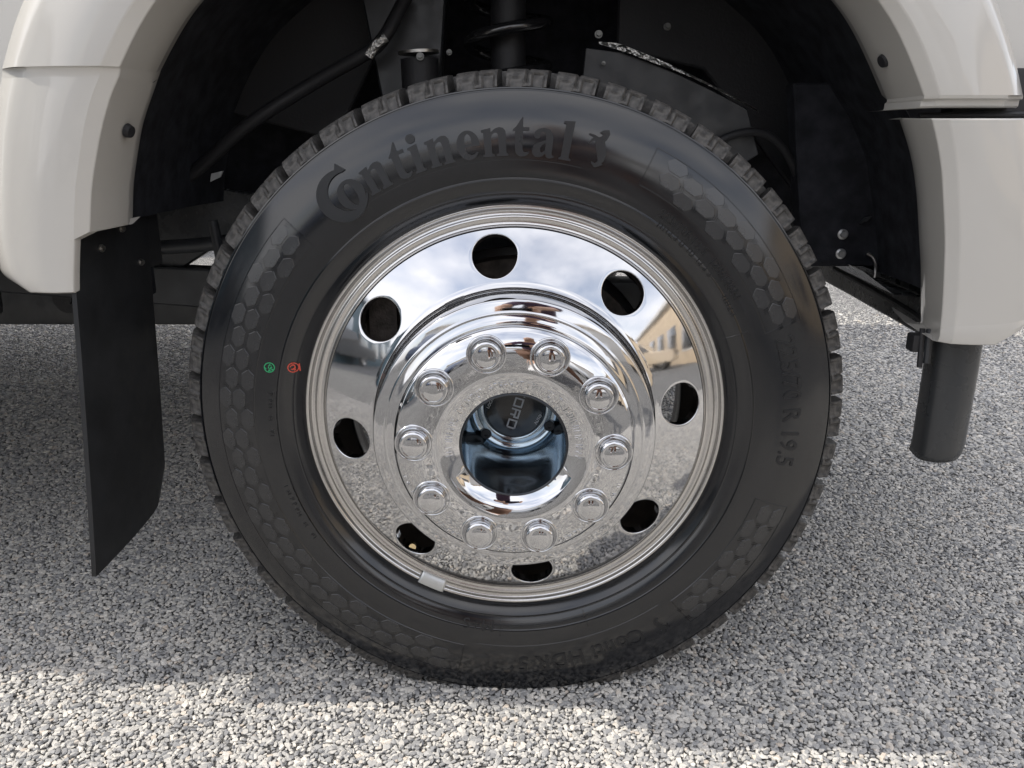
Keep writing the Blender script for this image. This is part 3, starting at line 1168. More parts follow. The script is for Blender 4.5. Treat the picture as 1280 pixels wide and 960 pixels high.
def block_word(name, m, parent, cx, cz, ang, y, h, thick=0.0004):
    w, t, gap = h * 1.05, h * .17, h * .22
    def rc(x0, x1, y0, y1):
        return (x0 * w, x1 * w, y0 * h, y1 * h)
    tw_, th_ = t / w, t / h
    gl = {'F': [rc(0, tw_, 0, 1), rc(tw_, 1, 1 - th_, 1), rc(tw_, .85, .42, .42 + th_)],
          'O': [rc(0, tw_, 0, 1), rc(1 - tw_, 1, 0, 1), rc(tw_, 1 - tw_, 0, th_), rc(tw_, 1 - tw_, 1 - th_, 1)],
          'R': [rc(0, tw_, 0, 1), rc(tw_, 1, 1 - th_, 1), rc(1 - tw_, 1, .42 + th_, 1 - th_), rc(tw_, 1, .42, .42 + th_), rc(.78 - tw_, .78, 0, .42)],
          'D': [rc(0, tw_, 0, 1), rc(tw_, .92, 0, th_), rc(tw_, .92, 1 - th_, 1), rc(1 - tw_, 1, th_ * .6, 1 - th_ * .6)]}
    bm = bmesh.new()
    x = 0
    for ch in 'FORD':
        for x0, x1, z0, z1 in gl[ch]:
            box_bm(bm, x + x0, x + x1, -thick, thick, z0, z1)
        x += w + gap
    mx, mz = (x - gap) / 2, h / 2
    ca, sa = math.cos(ang), math.sin(ang)
    for v in bm.verts:
        px, pz = v.co.x - mx, v.co.z - mz
        v.co = (cx + px * ca - pz * sa, y + v.co.y, cz + px * sa + pz * ca)
    return from_bm(name, bm, m, parent, smooth=False)


block_word('dial_lettering', M_print, cup, 0.003, 0.003, RAD(-107), 0.0286, 0.0118)
flat_text('LOCK', 'dial_lettering', M_print_white, cup, -0.0315, 0.0090, 0.0052, RAD(64), 0.0288)
flat_text('AUTO', 'dial_lettering', M_print_white, cup, 0.0300, -0.0125, 0.0052, RAD(60), 0.0288)

# brake parts behind the wheel
brake = lathe('brake_rotor', [(0.075, 0.055), (0.085, 0.060), (0.100, 0.085), (0.186, 0.087), (0.1865, 0.120), (0.09, 0.122)], M_iron, truck, n=96)
lathe('hub_carrier', [(0.06, 0.030), (0.085, 0.035), (0.088, 0.055), (0.12, 0.06), (0.12, 0.13), (0.0, 0.14)], M_iron, truck, n=48)
bm = bmesh.new()
box_bm(bm, -0.205, -0.130, 0.05, 0.17, WZ - 0.03, WZ + 0.16)
bmesh.ops.bevel(bm, geom=list(bm.edges), offset=0.02, segments=3, affect='EDGES')
from_bm('brake_caliper', bm, M_iron, truck)
lathe('splash_shield', [(0.05, 0.135), (0.15, 0.140), (0.195, 0.150), (0.197, 0.128)], M_frame, truck, n=64)

# ---------------------------------------------------------------- body: wheel arch flare
LA = [(-0.369, 0.8764), (-0.4004, 0.8377), (-0.4198, 0.8097), (-0.4388, 0.7712), (-0.4559, 0.7347), (-0.4694, 0.6907), (-0.4774, 0.6592), (-0.4835, 0.6202)]
LB = [(-0.3863, 0.8639), (-0.4085, 0.8308), (-0.427, 0.8026), (-0.4332, 0.7887), (-0.4458, 0.7672), (-0.4603, 0.7336), (-0.4725, 0.6975), (-0.4818, 0.6642), (-0.4901, 0.6193)]
LC = [(-0.4042, 0.8625), (-0.4241, 0.8344), (-0.4453, 0.7993), (-0.4516, 0.7856), (-0.4644, 0.7626), (-0.4787, 0.725), (-0.4898, 0.6866), (-0.4957, 0.6648), (-0.5055, 0.6114), (-0.512, 0.5748), (-0.5156, 0.5505)]
LD = [(-0.4959, 0.8633), (-0.5136, 0.8279), (-0.5289, 0.7982), (-0.5335, 0.7859), (-0.5427, 0.7629), (-0.5545, 0.7293), (-0.5654, 0.6864), (-0.5731, 0.6467), (-0.5784, 0.6107), (-0.5775, 0.5832), (-0.5721, 0.5599), (-0.5640, 0.5500)]
LE = [(-0.5407, 0.8678), (-0.5568, 0.8354), (-0.5715, 0.8023), (-0.5776, 0.788), (-0.5872, 0.7642), (-0.597, 0.7295), (-0.6067, 0.6852), (-0.6139, 0.6444), (-0.6187, 0.6072), (-0.6158, 0.5692), (-0.6030, 0.5570), (-0.5860, 0.5480)]
RA = [(0.3727, 0.8754), (0.3921, 0.8498), (0.4124, 0.8196), (0.4256, 0.7958), (0.4414, 0.7673)]
RB = [(0.3876, 0.8628), (0.408, 0.8354), (0.4276, 0.8035), (0.437, 0.7849), (0.4456, 0.7669)]
RC = [(0.4037, 0.8613), (0.4251, 0.8327), (0.4447, 0.8011), (0.4522, 0.7842), (0.458, 0.7672)]
RD = [(0.4902, 0.862), (0.5074, 0.8332), (0.5234, 0.7974), (0.5293, 0.7829), (0.5336, 0.7674)]
RE = [(0.5226, 0.8663), (0.5374, 0.8447), (0.5538, 0.8097), (0.5624, 0.7848), (0.5671, 0.768)]
CREASE = 0.797


def split_left(pts):
    P = crom(pts, 400)
    up = P[P[:, 1] >= CREASE]
    dn = P[P[:, 1] < CREASE - 0.010]
    return up, dn


APEX = {'A': [(-.20, .990), (0, 1.030), (.20, .990)], 'B': [(-.21, .995), (0, 1.042), (.21, .995)], 'C': [(-.22, 1.008), (0, 1.058), (.22, 1.008)],
        'D': [(-.29, 1.085), (0, 1.150), (.29, 1.085)], 'E': [(-.32, 1.108), (0, 1.180), (.32, 1.108)]}
UP, DN, TAIL = {}, {}, {}


def smooth_path(P, it):
    P = P.copy()
    for _ in range(it):
        P[1:-1] = P[1:-1] * .5 + (P[:-2] + P[2:]) * .25
    return P


for k, L, R_ in (('A', LA, RA), ('B', LB, RB), ('C', LC, RC), ('D', LD, RD), ('E', LE, RE)):
    u, d = split_left(L)
    pts = [tuple(p) for p in u[::-1][::40]] + ([tuple(u[0])] if len(u) % 40 != 1 else []) + APEX[k] + R_
    UP[k] = smooth_path(crom(pts, 121), 40)
    cut = 0.611
    if k in 'CDE':
        tl = d[d[:, 1] <= cut]
        d = d[d[:, 1] > cut]
        TAIL[k] = smooth_path(crom([tuple(d[-1])] + [tuple(p) for p in tl[::12]] + [tuple(tl[-1])], 41), 3)
    DN[k] = crom([tuple(p) for p in d[::25]] + [tuple(d[-1])], 61)
    DN[k] = smooth_path(DN[k], 6)


def flare(name, E, y, n, offs=0.0, close_ends=True):
    def row(P, yy):
        yy = np.broadcast_to(yy, (len(P),))
        return np.stack([P[:, 0], yy + offs, P[:, 1]], -1)
    A, B, C, D, E_ = (E[k] for k in 'ABCDE')
    rows = [row(A * [1.012, 1] + [0, .006], y[0] + 0.03), row(A + (A - A.mean(0)) * .004, y[0] + .004), row(A, y[0])]
    rows += [row(A + (B - A) * f, y[0] + (y[1] - y[0]) * f) for f in (.33, .66, 1.0)]
    rows += [row(B + (C - B) * f, y[1] + (y[2] - y[1]) * f) for f in (.5, 1.0)]
    for f in (.12, .25, .4, .55, .7, .85, 1.0):
        rows.append(row(C + (D - C) * f, y[2] + (y[3] - y[2]) * f - 0.004 * math.sin(PI * f)))
    for f in (.2, .4, .6, .8, 1.0):
        rows.append(row(D + (E_ - D) * f, y[3] + (y[4] - y[3]) * (1 - math.cos(f * PI / 2) * 1.0) * 1.0))
    d = (E_ - A)
    rows.append(row(E_ + d * .02, y[4] + 0.06))
    o = loft(name, rows, M_paint, truck, sharp=24)
    return bevelmod(o)


YB = (0.06, -0.025, -0.035, -0.030, 0.0)
fl = flare('fender_flare', UP, YB, 121)
fl['label'] = 'white painted wheel arch flare'
fl2 = flare('fender_lower_flare', DN, (0.06, -0.021, -0.030, -0.026, 0.003), 61)
fl2['label'] = 'white lower rear end of the wheel arch flare'


# bevel step joining the two across the crease, and the closed bottom
def join_strip(name, p_rows, m):
    return bevelmod(loft(name, p_rows, m, truck, sharp=24))


def end_profile(E, idx, y):
    pts = []
    for k, yy in zip('ABCDE', y):
        pts.append((E[k][idx][0], yy, E[k][idx][1]))
    return np.array(pts)


top_p = end_profile(UP, 0, YB)
low_p = end_profile(DN, 0, (0.06, -0.021, -0.030, -0.026, 0.003))
def dens(P):
    out = []
    for i in range(len(P) - 1):
        for f in np.linspace(0, 1, 6, endpoint=False):
            q = P[i] + (P[i + 1] - P[i]) * f
            if i == 2:
                q = q - np.array([0, 0.004 * math.sin(PI * f), 0])
            out.append(q)
    out.append(P[-1])
    return np.array(out)
tp, lp = dens(top_p), dens(low_p)
tp = np.vstack([[tp[0][0] * 1.012, .09, tp[0][2] + .006], tp])
lp = np.vstack([[lp[0][0] * 1.012, .09, lp[0][2] + .006], lp])
join_strip('crease_step', [tp, tp + (lp - tp) * np.array([.15, .55, .12]), tp + (lp - tp) * np.array([.5, .95, .5]), lp], M_paint)
# lower tail of the flare in front of the mud flap, a thin turned panel
def tail():
    C_, D_, E2 = TAIL['C'], TAIL['D'], TAIL['E']
    def r3(P, y):
        return np.stack([P[:, 0], np.full(len(P), y), P[:, 1]], -1)
    rows = [r3(C_ + [.0012, 0], -.016), r3(C_ + [.0014, 0], -.027), r3(C_ + [.0006, 0], -.0296), r3(C_, -.030)]
    for f in (.12, .25, .4, .55, .7, .85, 1.0):
        rows.append(r3(C_ + (D_ - C_) * f, -.030 + .004 * f - .004 * math.sin(PI * f)))
    for f in (.2, .4, .6, .8, 1.0):
        rows.append(r3(D_ + (E2 - D_) * f, -.026 + .029 * (1 - math.cos(f * PI / 2))))
    rows.append(r3(E2 + [-.004, 0], .06))
    loft('fender_lower_flare', rows, M_paint, truck, sharp=50)
    e = np.array([r[-1] for r in rows])
    loft('flare_bottom', [e, e + [-.0005, .003, -.0016], e + [-.003, .010, -.0022], e + [-.012, .03, .004]], M_paint, truck, sharp=60)


tail()
cl = end_profile(DN, -1, (0.06, -0.021, -0.030, -0.026, 0.003))[:3]
join_strip('flare_return', [cl, cl + [0, .012, -.002], cl + [0, .04, .006]], M_paint)
# closed end of the flare above the bumper gap, with its turned-in lip
ed = dens(end_profile(UP, -1, YB))
join_strip('flare_end', [ed, ed + [0.0005, .0015, -.0035], ed + [0.001, .008, -.0045], ed + [0.001, .0085, -.0105], ed + [0.001, .012, -.0125], ed + [.001, .06, -.0125]], M_paint)

# body plugs in the flare lip
for px, pz, py, nx in ((-0.4535, 0.7307, 0.03, 1), (0.4201, 0.8074, 0.03, -1)):
    bm = bmesh.new()
    bmesh.ops.create_cone(bm, segments=24, radius1=0.0085, radius2=0.0068, depth=0.006, cap_ends=True)
    nrm = Vector((nx * 0.93, -0.17, -0.30 if nx > 0 else -0.45)).normalized()
    bmesh.ops.transform(bm, matrix=Matrix.Translation((px + nx * .0008, py, pz)) @ nrm.to_track_quat('Z', 'Y').to_matrix().to_4x4(), verts=bm.verts)
    from_bm('body_plug', bm, M_black, truck)

# ---------------------------------------------------------------- bumper end
BA = [(0.4536, 0.7442), (0.4667, 0.7163), (0.477, 0.6889), (0.4869, 0.6517), (0.4963, 0.604), (0.5037, 0.565), (0.5093, 0.525), (0.5135, 0.4975)]
BB = [(0.4531, 0.7418), (0.4627, 0.7167), (0.4714, 0.687), (0.4775, 0.6568), (0.4858, 0.6126), (0.4901, 0.5764), (0.4937, 0.5394), (0.4955, 0.5092)]
BC = [(0.4672, 0.7415), (0.476, 0.7168), (0.4839, 0.6874), (0.4901, 0.6575), (0.4976, 0.6138), (0.5021, 0.578), (0.5058, 0.5414), (0.5064, 0.5153)]
BD = [(0.5346, 0.7415), (0.5423, 0.7168), (0.5498, 0.6875), (0.5567, 0.6576), (0.5642, 0.6139), (0.5685, 0.5781), (0.5702, 0.5415), (0.5686, 0.5190)]
BE = [(0.5697, 0.7421), (0.5794, 0.7167), (0.5883, 0.6866), (0.5956, 0.6559), (0.6036, 0.6111), (0.6083, 0.5743), (0.6104, 0.5415), (0.6078, 0.5244)]
BN = {k: crom(v, 61) for k, v in zip('ABCDE', (BA, BB, BC, BD, BE))}
YBU = (0.04, -0.035, -0.045, -0.045, -0.020)
bump_rows = []
def brow(P, y):
    return np.stack([P[:, 0], np.full(len(P), y), P[:, 1]], -1)
A, B, C, D, E_ = (BN[k] for k in 'ABCDE')
bump_rows.append(brow(A + [.012, 0], .075))
bump_rows.append(brow(A, .04))
bump_rows += [brow(A + (B - A) * f, .04 + (-.075) * f) for f in (.33, .66, 1)]
bump_rows += [brow(B + (C - B) * f, -.035 - .010 * f) for f in (.35, .7, 1)]
bump_rows += [brow(C + (D - C) * f, -.045 - .003 * math.sin(PI * f)) for f in (.2, .4, .6, .8, 1)]
bump_rows += [brow(D + (E_ - D) * f, -.045 + .025 * f * f) for f in (.25, .5, .75, 1)]
# wraps round the front corner
for dx, yy, dz in ((.05, .005, .010), (.11, .045, .02), (.17, .10, .03), (.22, .19, .035), (.25, .32, .04), (.27, .55, .04), (.28, 1.10, .04), (.27, 1.65, .04), (.24, 2.0, .04), (.15, 2.12, .04)):
    Q = E_.copy()
    Q[:, 0] += dx
    Q[:, 1] += (np.linspace(0, 1, len(Q)) ** 3) * dz
    bump_rows.append(brow(Q, yy))
bo = bevelmod(loft('front_bumper', bump_rows, M_paint, truck, sharp=24))
bo['label'] = 'white painted front bumper corner'
# rolled top and bottom edges of the bumper end
be_t = np.array([r[0] for r in bump_rows])
be_b = np.array([r[-1] for r in bump_rows])
join_strip('bumper_top_edge', [be_t, be_t + [0, .003, .0018], be_t + [.004, .05, .001]], M_paint)
rb = np.linspace(0, 1, len(be_b))
drop = np.zeros((len(be_b), 3))
bot = be_b.copy()
bot[:, 2] = np.minimum(be_b[:, 2], np.interp(be_b[:, 0], [0.497, 0.5284, 0.5586, 0.579, 0.609, 0.9], [0.4943, 0.4934, 0.4934, 0.5061, 0.5206, 0.53]))
mid = (be_b + bot) / 2 + [0, -.001, 0]
join_strip('bumper_bottom_edge', [be_b, mid, bot + [0, .002, 0], bot + [0, .012, -.0015], bot + [0, .09, .004]], M_paint)
# dark bracket seen in the slot between flare and bumper
box('bumper_bracket', 0.505, 0.70, 0.030, 0.06, 0.700, 0.800, M_black, truck, 0.006)
tube('slot_seal', [(0.462, 0.016, 0.7475), (0.52, 0.010, 0.7480), (0.60, 0.016, 0.7490)], 0.0035, M_black, truck, n=8)

# ---------------------------------------------------------------- air dam under the bumper
vp = crom([(.519, .040), (.5165, .020), (.517, .004), (.526, -.006), (.540, -.011), (.553, -.010), (.565, -.003), (.573, .010), (.579, .030), (.583, .060), (.592, .12), (.600, .22), (.612, .42), (.625, .65), (.64, 1.05), (.62, 1.6), (.58, 2.0)], 400)
zb = np.interp(vp[:, 1], [-1, .050, .16, 5], [.316, .330, .445, .45])
zt = np.interp(vp[:, 1], [-1, .05, .2, 5], [.505, .51, .53, .53])
vrows = []
for f, o_ in ((0, .006), (0.02, .001), (.04, 0), (.3, 0), (.6, .001), (.9, .003), (.96, .006), (1, .012)):
    x = vp[:, 0] + np.where(vp[:, 1] < .06, -o_ * .35 * (vp[:, 0] > .53), 0)
    vrows.append(np.stack([x, vp[:, 1] + o_ * .5 * (vp[:, 1] < .05), zt + (zb - zt) * f + 0.004 * (vp[:, 0] - .51) / .06 * (f > .5) * (vp[:, 1] < .05)], -1))
va = loft('air_dam', vrows, M_valance, truck, sharp=35)
va['label'] = 'dark grey plastic air dam below the bumper'
md = va.modifiers.new('solid', 'SOLIDIFY')
md.thickness = 0.003
md.offset = -1
# stiffening rib along the inside of the dam, its clip and bolts
tube('dam_rib', [(.594, .16, .462), (.602, .26, .470), (.612, .42, .475), (.625, .65, .478)], 0.006, M_black, truck, n=8)
loft('dam_shelf', [np.stack([vp[60:350:6, 0] - d, vp[60:350:6, 1], np.full(49, z)], -1) for d, z in ((.004, .50), (.05, .505), (.10, .54))], M_valance, truck)
box('dam_clip', 0.488, 0.510, 0.010, 0.030, 0.470, 0.492, M_black, truck, 0.003)
tube('dam_clip_pin', [(0.498, 0.012, 0.500), (0.499, 0.008, 0.452)], 0.0035, M_black, truck, n=8)
tube('dam_clip_pin', [(0.506, 0.010, 0.500), (0.506, 0.006, 0.458)], 0.0045, M_frame, truck, n=8)

# ---------------------------------------------------------------- mud flap
def mud_flap():
    nz, ny = 24, 12
    rows = []
    bm = bmesh.new()
    def P(u, v, side):
        # u: 0 outer edge .. 1 inner edge, v: 0 top .. 1 bottom
        x = -0.516 - 0.020 * v ** 1.3 + 0.004 * math.sin(u * PI) * v
        y0 = -0.021 - 0.022 * v
        y1 = 0.182 + 0.0 * v
        y = y0 + (y1 - y0) * u
        ztop = 0.609 + 0.02 * min(1, u * 2.4) - 0.012 * max(0, u - .6)
        zbot = 0.186 + 0.012 * u
        z = ztop + (zbot - ztop) * v
        # rounded lower inner corner
        if u > 0.8 and v > 0.86:
            du, dv = (u - 0.8) / 0.2, (v - 0.86) / 0.14
            if du + dv > 1:
                z += (du + dv - 1) ** 1.5 * 0.045
        return (x + side * 0.003, y, z)
    V = []
    for s in (1, -1):
        for i in range(nz + 1):
            for j in range(ny + 1):
                V.append(P(j / ny, i / nz, s))
    F = grid_faces(nz + 1, ny + 1)
    n1 = (nz + 1) * (ny + 1)
    F2 = [tuple(n1 + k for k in reversed(f)) for f in F]
    ring = [j for j in range(ny + 1)] + [(i + 1) * (ny + 1) + ny for i in range(nz)] + [nz * (ny + 1) + j for j in range(ny - 1, -1, -1)] + [i * (ny + 1) for i in range(nz - 1, 0, -1)]
    S_ = [(ring[k], ring[(k + 1) % len(ring)], n1 + ring[(k + 1) % len(ring)], n1 + ring[k]) for k in range(len(ring))]
    o = mk('mud_flap', V, F + F2 + S_, M_flap, truck, True, 40)
    return bevelmod(o, 0.001)


mf = mud_flap()
mf['label'] = 'black rubber mud flap hanging behind the wheel'


def bolt_head(name, p, nrm, r, m, parent, h=0.004):
    bm = bmesh.new()
    bmesh.ops.create_cone(bm, segments=16, radius1=r * 1.45, radius2=r * 1.4, depth=h * .5, cap_ends=True)
    g = bmesh.ops.create_cone(bm, segments=6, radius1=r, radius2=r * .92, depth=h, cap_ends=True)
    bmesh.ops.translate(bm, verts=g['verts'], vec=(0, 0, h * .7))
    bmesh.ops.transform(bm, matrix=Matrix.Translation(p) @ Vector(nrm).to_track_quat('Z', 'Y').to_matrix().to_4x4(), verts=bm.verts)
    return from_bm(name, bm, m, parent, smooth=False)


for p in ((-0.512, 0.045, 0.592), (-0.512, 0.105, 0.610), (-0.513, 0.150, 0.560)):
    bolt_head('bolt', p, (1, -.2, .1), 0.0035, M_steel, mf, 0.003)
box('flap_bracket', -0.560, -0.521, 0.02, 0.24, 0.545, 0.66, M_black, truck, 0.004)
box('flap_bracket_arm', -0.560, -0.524, 0.150, 0.215, 0.505, 0.600, M_felt, truck, 0.006)

# ---------------------------------------------------------------- inside of the wheel well
La, Ra = UP['A'], DN['A']
arch = np.vstack([DN['A'][::-1], UP['A'][3:-2], [(0.462, .745), (.492, .69), (.505, .64), (.520, .58), (.530, .53)]])
arch_o = arch + (arch - np.array([0, .62])) * .02
rows = []
for yy, s, dz in ((.062, 0, 0), (.075, .012, .004), (.20, .03, .01), (.34, .03, .01), (.46, .015, .0)):
    Q = arch_o + (arch_o - np.array([0, .60])) * s
    rows.append(np.stack([Q[:, 0], np.full(len(Q), yy), Q[:, 1]], -1))
loft('wheel_liner', rows, M_felt, truck, sharp=60)
# inner side wall of the engine bay, with a stepped outline
def plate(name, pts, y0, y1, m, parent=truck, bev=0.003):
    bm = bmesh.new()
    a = [bm.verts.new((x, y0, z)) for x, z in pts]
    f = bm.faces.new(a)
    r = bmesh.ops.extrude_face_region(bm, geom=[f])
    for v in [g for g in r['geom'] if isinstance(g, bmesh.types.BMVert)]:
        v.co.y = y1
    if bev:
        bmesh.ops.bevel(bm, geom=list(bm.edges), offset=bev, segments=1, affect='EDGES')
    return from_bm(name, bm, m, parent, sharp=30)


plate('inner_wall', [(-.72, .56), (-.30, .56), (-.28, .50), (.30, .50), (.32, .54), (.75, .54), (.75, 1.25), (-.72, 1.25)], .60, .64, M_felt)
plate('inner_apron', [(-.62, .80), (-.30, .72), (-.22, .86), (-.22, 1.15), (-.62, 1.15)], .44, .46, M_black)
plate('inner_apron', [(.16, .86), (.30, .83), (.48, .62), (.60, .62), (.60, 1.15), (.16, 1.15)], .44, .46, M_black)
plate('bumper_backing', [(.44, .535), (.75, .535), (.75, .80), (.40, .80), (.42, .66)], .29, .33, M_felt)
box('frame_rail', -4.1, 0.55, .62, .70, .368, .456, M_frame, truck, 0.008)
box('frame_rail', -4.1, 0.85, 1.40, 1.48, .50, .62, M_frame, truck, 0.008)
lathe('body_mount', [(0.0, -.03), (.012, -.03), (.012, -.02), (.030, -.02), (.032, 0), (.0, 0)], M_black, truck, n=32, cx=-0.86, cy=0.60, cz=0.43)
lathe('front_axle', [(0.0, .14), (0.045, .14), (.045, 1.9), (.0, 1.9)], M_iron, truck, n=32)
plate('radius_arm', [(-.10, .36), (-.10, .44), (-.55, .50), (-.95, .52), (-.95, .46), (-.55, .43)], .48, .53, M_frame)
tube('tie_rod', [(-.16, .30, .42), (-.165, 1.0, .42), (-.165, 1.8, .42)], .018, M_frame, truck, n=14)
tube('drag_link', [(-.62, .42, .545), (-.50, .40, .556), (-.40, .38, .575), (-.28, .34, .58)], .012, M_frame, truck, n=12)
tube('sway_bar_link', [(-.475, .33, .60), (-.463, .33, .50), (-.450, .33, .43)], .008, M_frame, truck, n=10)
plate('steering_plate', [(-.70, .50), (-.60, .50), (-.50, .56), (-.42, .545), (-.40, .62), (-.52, .64), (-.70, .60)], .50, .52, M_valance)
plate('spring_tower', [(-.20, .74), (-.12, .76), (-.10, .98), (-.24, .98)], .36, .40, M_frame)
tube('shock_absorber', [(-.140, .32, .60), (-.142, .325, .80)], .020, M_frame, truck, n=20)
tube('shock_dust_boot', [(-.142, .325, .79), (-.143, .326, .835)], .028, M_black, truck, n=20)
lathe_cap = tube('shock_washer', [(-.1435, .322, .842), (-.1437, .322, .846)], .030, M_steel, truck, n=24)
bolt_head('bolt', (-0.138, 0.292, 0.836), (0, -1, .1), 0.004, M_zinc2, truck)
# coil spring
sp = []
for i in range(190):
    a = i / 190 * 2 * PI * 6.5
    sp.append((-0.012 + 0.058 * math.cos(a), 0.34 + 0.058 * math.sin(a), 0.58 + i / 190 * 0.40))
tube('coil_spring', sp, 0.0088, M_spring, truck, n=10, res=380)
tube('bump_stop', [(-.012, .34, .80), (-.012, .34, .98)], .026, M_black, truck, n=18)
# foil heat shield edge and its bracket
fs = crom([(.118, .8535), (.150, .8470), (.190, .8330), (.235, .8160), (.285, .7940), (.338, .7680), (.352, .7600)], 60)
tw = np.interp(np.linspace(0, 1, 60), [0, .1, .3, .5, 1], [.003, .007, .0065, .0035, .0022])
frng = np.random.default_rng(4)
jit = frng.normal(0, 1, 60) * np.interp(np.linspace(0, 1, 60), [0, .4, 1], [.0012, .0010, .0003])
loft('heat_shield_edge', [np.stack([fs[:, 0], np.full(60, .2905) + jit * .6, fs[:, 1] + tw * .62], -1), np.stack([fs[:, 0], np.full(60, .2885) + frng.normal(0, .0005, 60), fs[:, 1] + jit * .5], -1),
                          np.stack([fs[:, 0], np.full(60, .2870) - jit * .6, fs[:, 1] - tw * .62], -1)], M_foil, truck, sharp=15)
plate('heat_shield', [(.10, .848), (.15, .842), (.19, .829), (.235, .812), (.285, .790), (.338, .764), (.36, .70), (.20, .60), (.08, .62)], .298, .302, M_frame, bev=0.001)
for p, r in (((.118, .300, .866), .004), ((.232, .40, .888), .004), ((-.10, .34, .846), .003), ((.125, .285, .826), .002)):
    bolt_head('bolt', p, (0, -1, .15), r, M_zinc2, truck)
for pz in (.5838, .5546):
    lathe('bumper_nut', [(0.0, -.008), (.0042, -.008), (.005, -.003), (.0078, -.002), (.0078, 0), (0.0, 0)], M_zinc, truck, n=20, cx=.4942, cy=.29, cz=pz)
plate('wire_clip', [(.516, .600), (.526, .604), (.532, .611), (.522, .609)], .282, .288, M_valance, bev=0)
tube('wire_bracket', [(.532, .283, .556), (.540, .280, .550), (.5445, .278, .538), (.5445, .276, .520)], .0028, M_steel, truck, n=8)
tube('brake_hose', [(.10, .28, .56), (.26, .27, .70), (.36, .28, .73), (.43, .32, .66), (.45, .40, .58)], .006, M_black, truck, n=10)
tube('wiring_loom', [(-.62, .36, .60), (-.50, .33, .67), (-.40, .30, .74), (-.30, .31, .80), (-.215, .30, .842), (-.19, .30, .862), (-.16, .33, .92)], .010, M_black, truck, n=10)
lm = tube('loom_sleeve', [(-.212, .292, .836), (-.200, .290, .852), (-.186, .290, .862)], .007, M_foil, truck, n=12, res=20)
plate('harness_tag', [(-.462, .660), (-.446, .667), (-.441, .676), (-.459, .672)], .30, .304, M_zinc, bev=0)

# ---------------------------------------------------------------- the rest of the body (mostly outside the picture)
Eo = np.vstack([DN['E'][DN['E'][:, 1] > .66][::-1], UP['E'][2:]])
ctr = np.array([0.0, .62])
outer = []
for p in Eo:
    d = p - ctr
    d /= np.linalg.norm(d)
    t = min((0.70 if d[0] < 0 else 0.62) / max(1e-6, abs(d[0])), (1.30 - .62) / max(1e-6, d[1]) if d[1] > 0 else 9)
    t = max(t, np.linalg.norm(p - ctr) + .01)
    outer.append(ctr + d * t)
outer = np.array(outer)
i3 = np.stack([Eo[:, 0], np.full(len(Eo), .045), Eo[:, 1]], -1)
o3 = np.stack([outer[:, 0], np.full(len(Eo), .050), outer[:, 1]], -1)
loft('front_fender', [i3, (i3 + o3) / 2, o3, o3 + [0, .03, .012], o3 * [.99, 1, 1] + [0, .20, .05]], M_paint, truck, sharp=30)
bm = bmesh.new()
for x0, x1, z0, z1 in ((-1.78, -.712, .60, 1.28),):
    box_bm(bm, x0, x1, .052, .10, z0, z1)
bmesh.ops.bevel(bm, geom=list(bm.edges), offset=0.012, segments=3, affect='EDGES')
door = from_bm('door', bm, M_paint, truck)
bm = bmesh.new()
vs = [bm.verts.new(p) for p in ((-1.72, .075, 1.30), (-.80, .075, 1.30), (-1.05, .19, 1.80), (-1.72, .19, 1.80))]
bm.faces.new(vs)
from_bm('window', bm, M_glass, door, smooth=False)
box('handle', -1.66, -1.50, .028, .050, 1.15, 1.18, M_paint, door, .006)
box('rocker_panel', -2.75, -.70, .070, .14, .485, .60, M_black, truck, .02, 3)
box('running_board', -2.6, -.98, .03, .12, .405, .44, M_black, truck, .012, 3)


def side_solid(name, prof_xz, y0, y1, m, inset=0.0, parent=truck, bev=0.03):
    bm = bmesh.new()
    a = [bm.verts.new((x, y0, z)) for x, z in prof_xz]
    f = bm.faces.new(a)
    r = bmesh.ops.extrude_face_region(bm, geom=[f])
    for v in [g for g in r['geom'] if isinstance(g, bmesh.types.BMVert)]:
        v.co.y = y1
    if bev:
        bmesh.ops.bevel(bm, geom=list(bm.edges), offset=bev, segments=3, affect='EDGES')
    return from_bm(name, bm, m, parent, sharp=30)


side_solid('hood', [(-.70, 1.20), (-.70, 1.40), (.50, 1.34), (.78, 1.24), (.82, 1.16), (.70, 1.16), (.6, 1.20)], .16, 2.22, M_paint)
side_solid('cab', [(-2.75, .64), (-.74, .64), (-.74, 1.36), (-1.12, 1.86), (-1.30, 1.93), (-2.55, 1.93), (-2.75, 1.8)], .115, 2.32, M_paint, bev=.05)
side_solid('cargo_bed', [(-4.3, .62), (-2.80, .62), (-2.80, 1.36), (-4.3, 1.36)], .09, 2.36, M_paint)
box('floor_pan', -4.25, .45, .66, 2.05, .62, .66, M_frame, truck, .01)
box('grille', .70, .80, .40, 1.78, .80, 1.15, M_black, truck, .02)
side_solid('headlight', [(.56, .86), (.80, .86), (.78, 1.14), (.58, 1.16)], .10, .36, M_lamp, bev=.02)
side_solid('headlight', [(.56, .86), (.80, .86), (.78, 1.14), (.58, 1.16)], 1.82, 2.08, M_lamp, bev=.02)
side_solid('front_fender', [(-.70, 1.30), (.62, 1.30), (.62, .80), (.48, .80), (.3, 1.0), (0, 1.06), (-.3, 1.0), (-.5, .8), (-.55, .56), (-.70, .56)], 2.20, 2.36, M_paint, bev=.012)
plate('windshield', [(-.76, 1.40), (-.80, 1.42), (-1.12, 1.84), (-1.08, 1.84)], .25, 2.0, M_glass, bev=0)


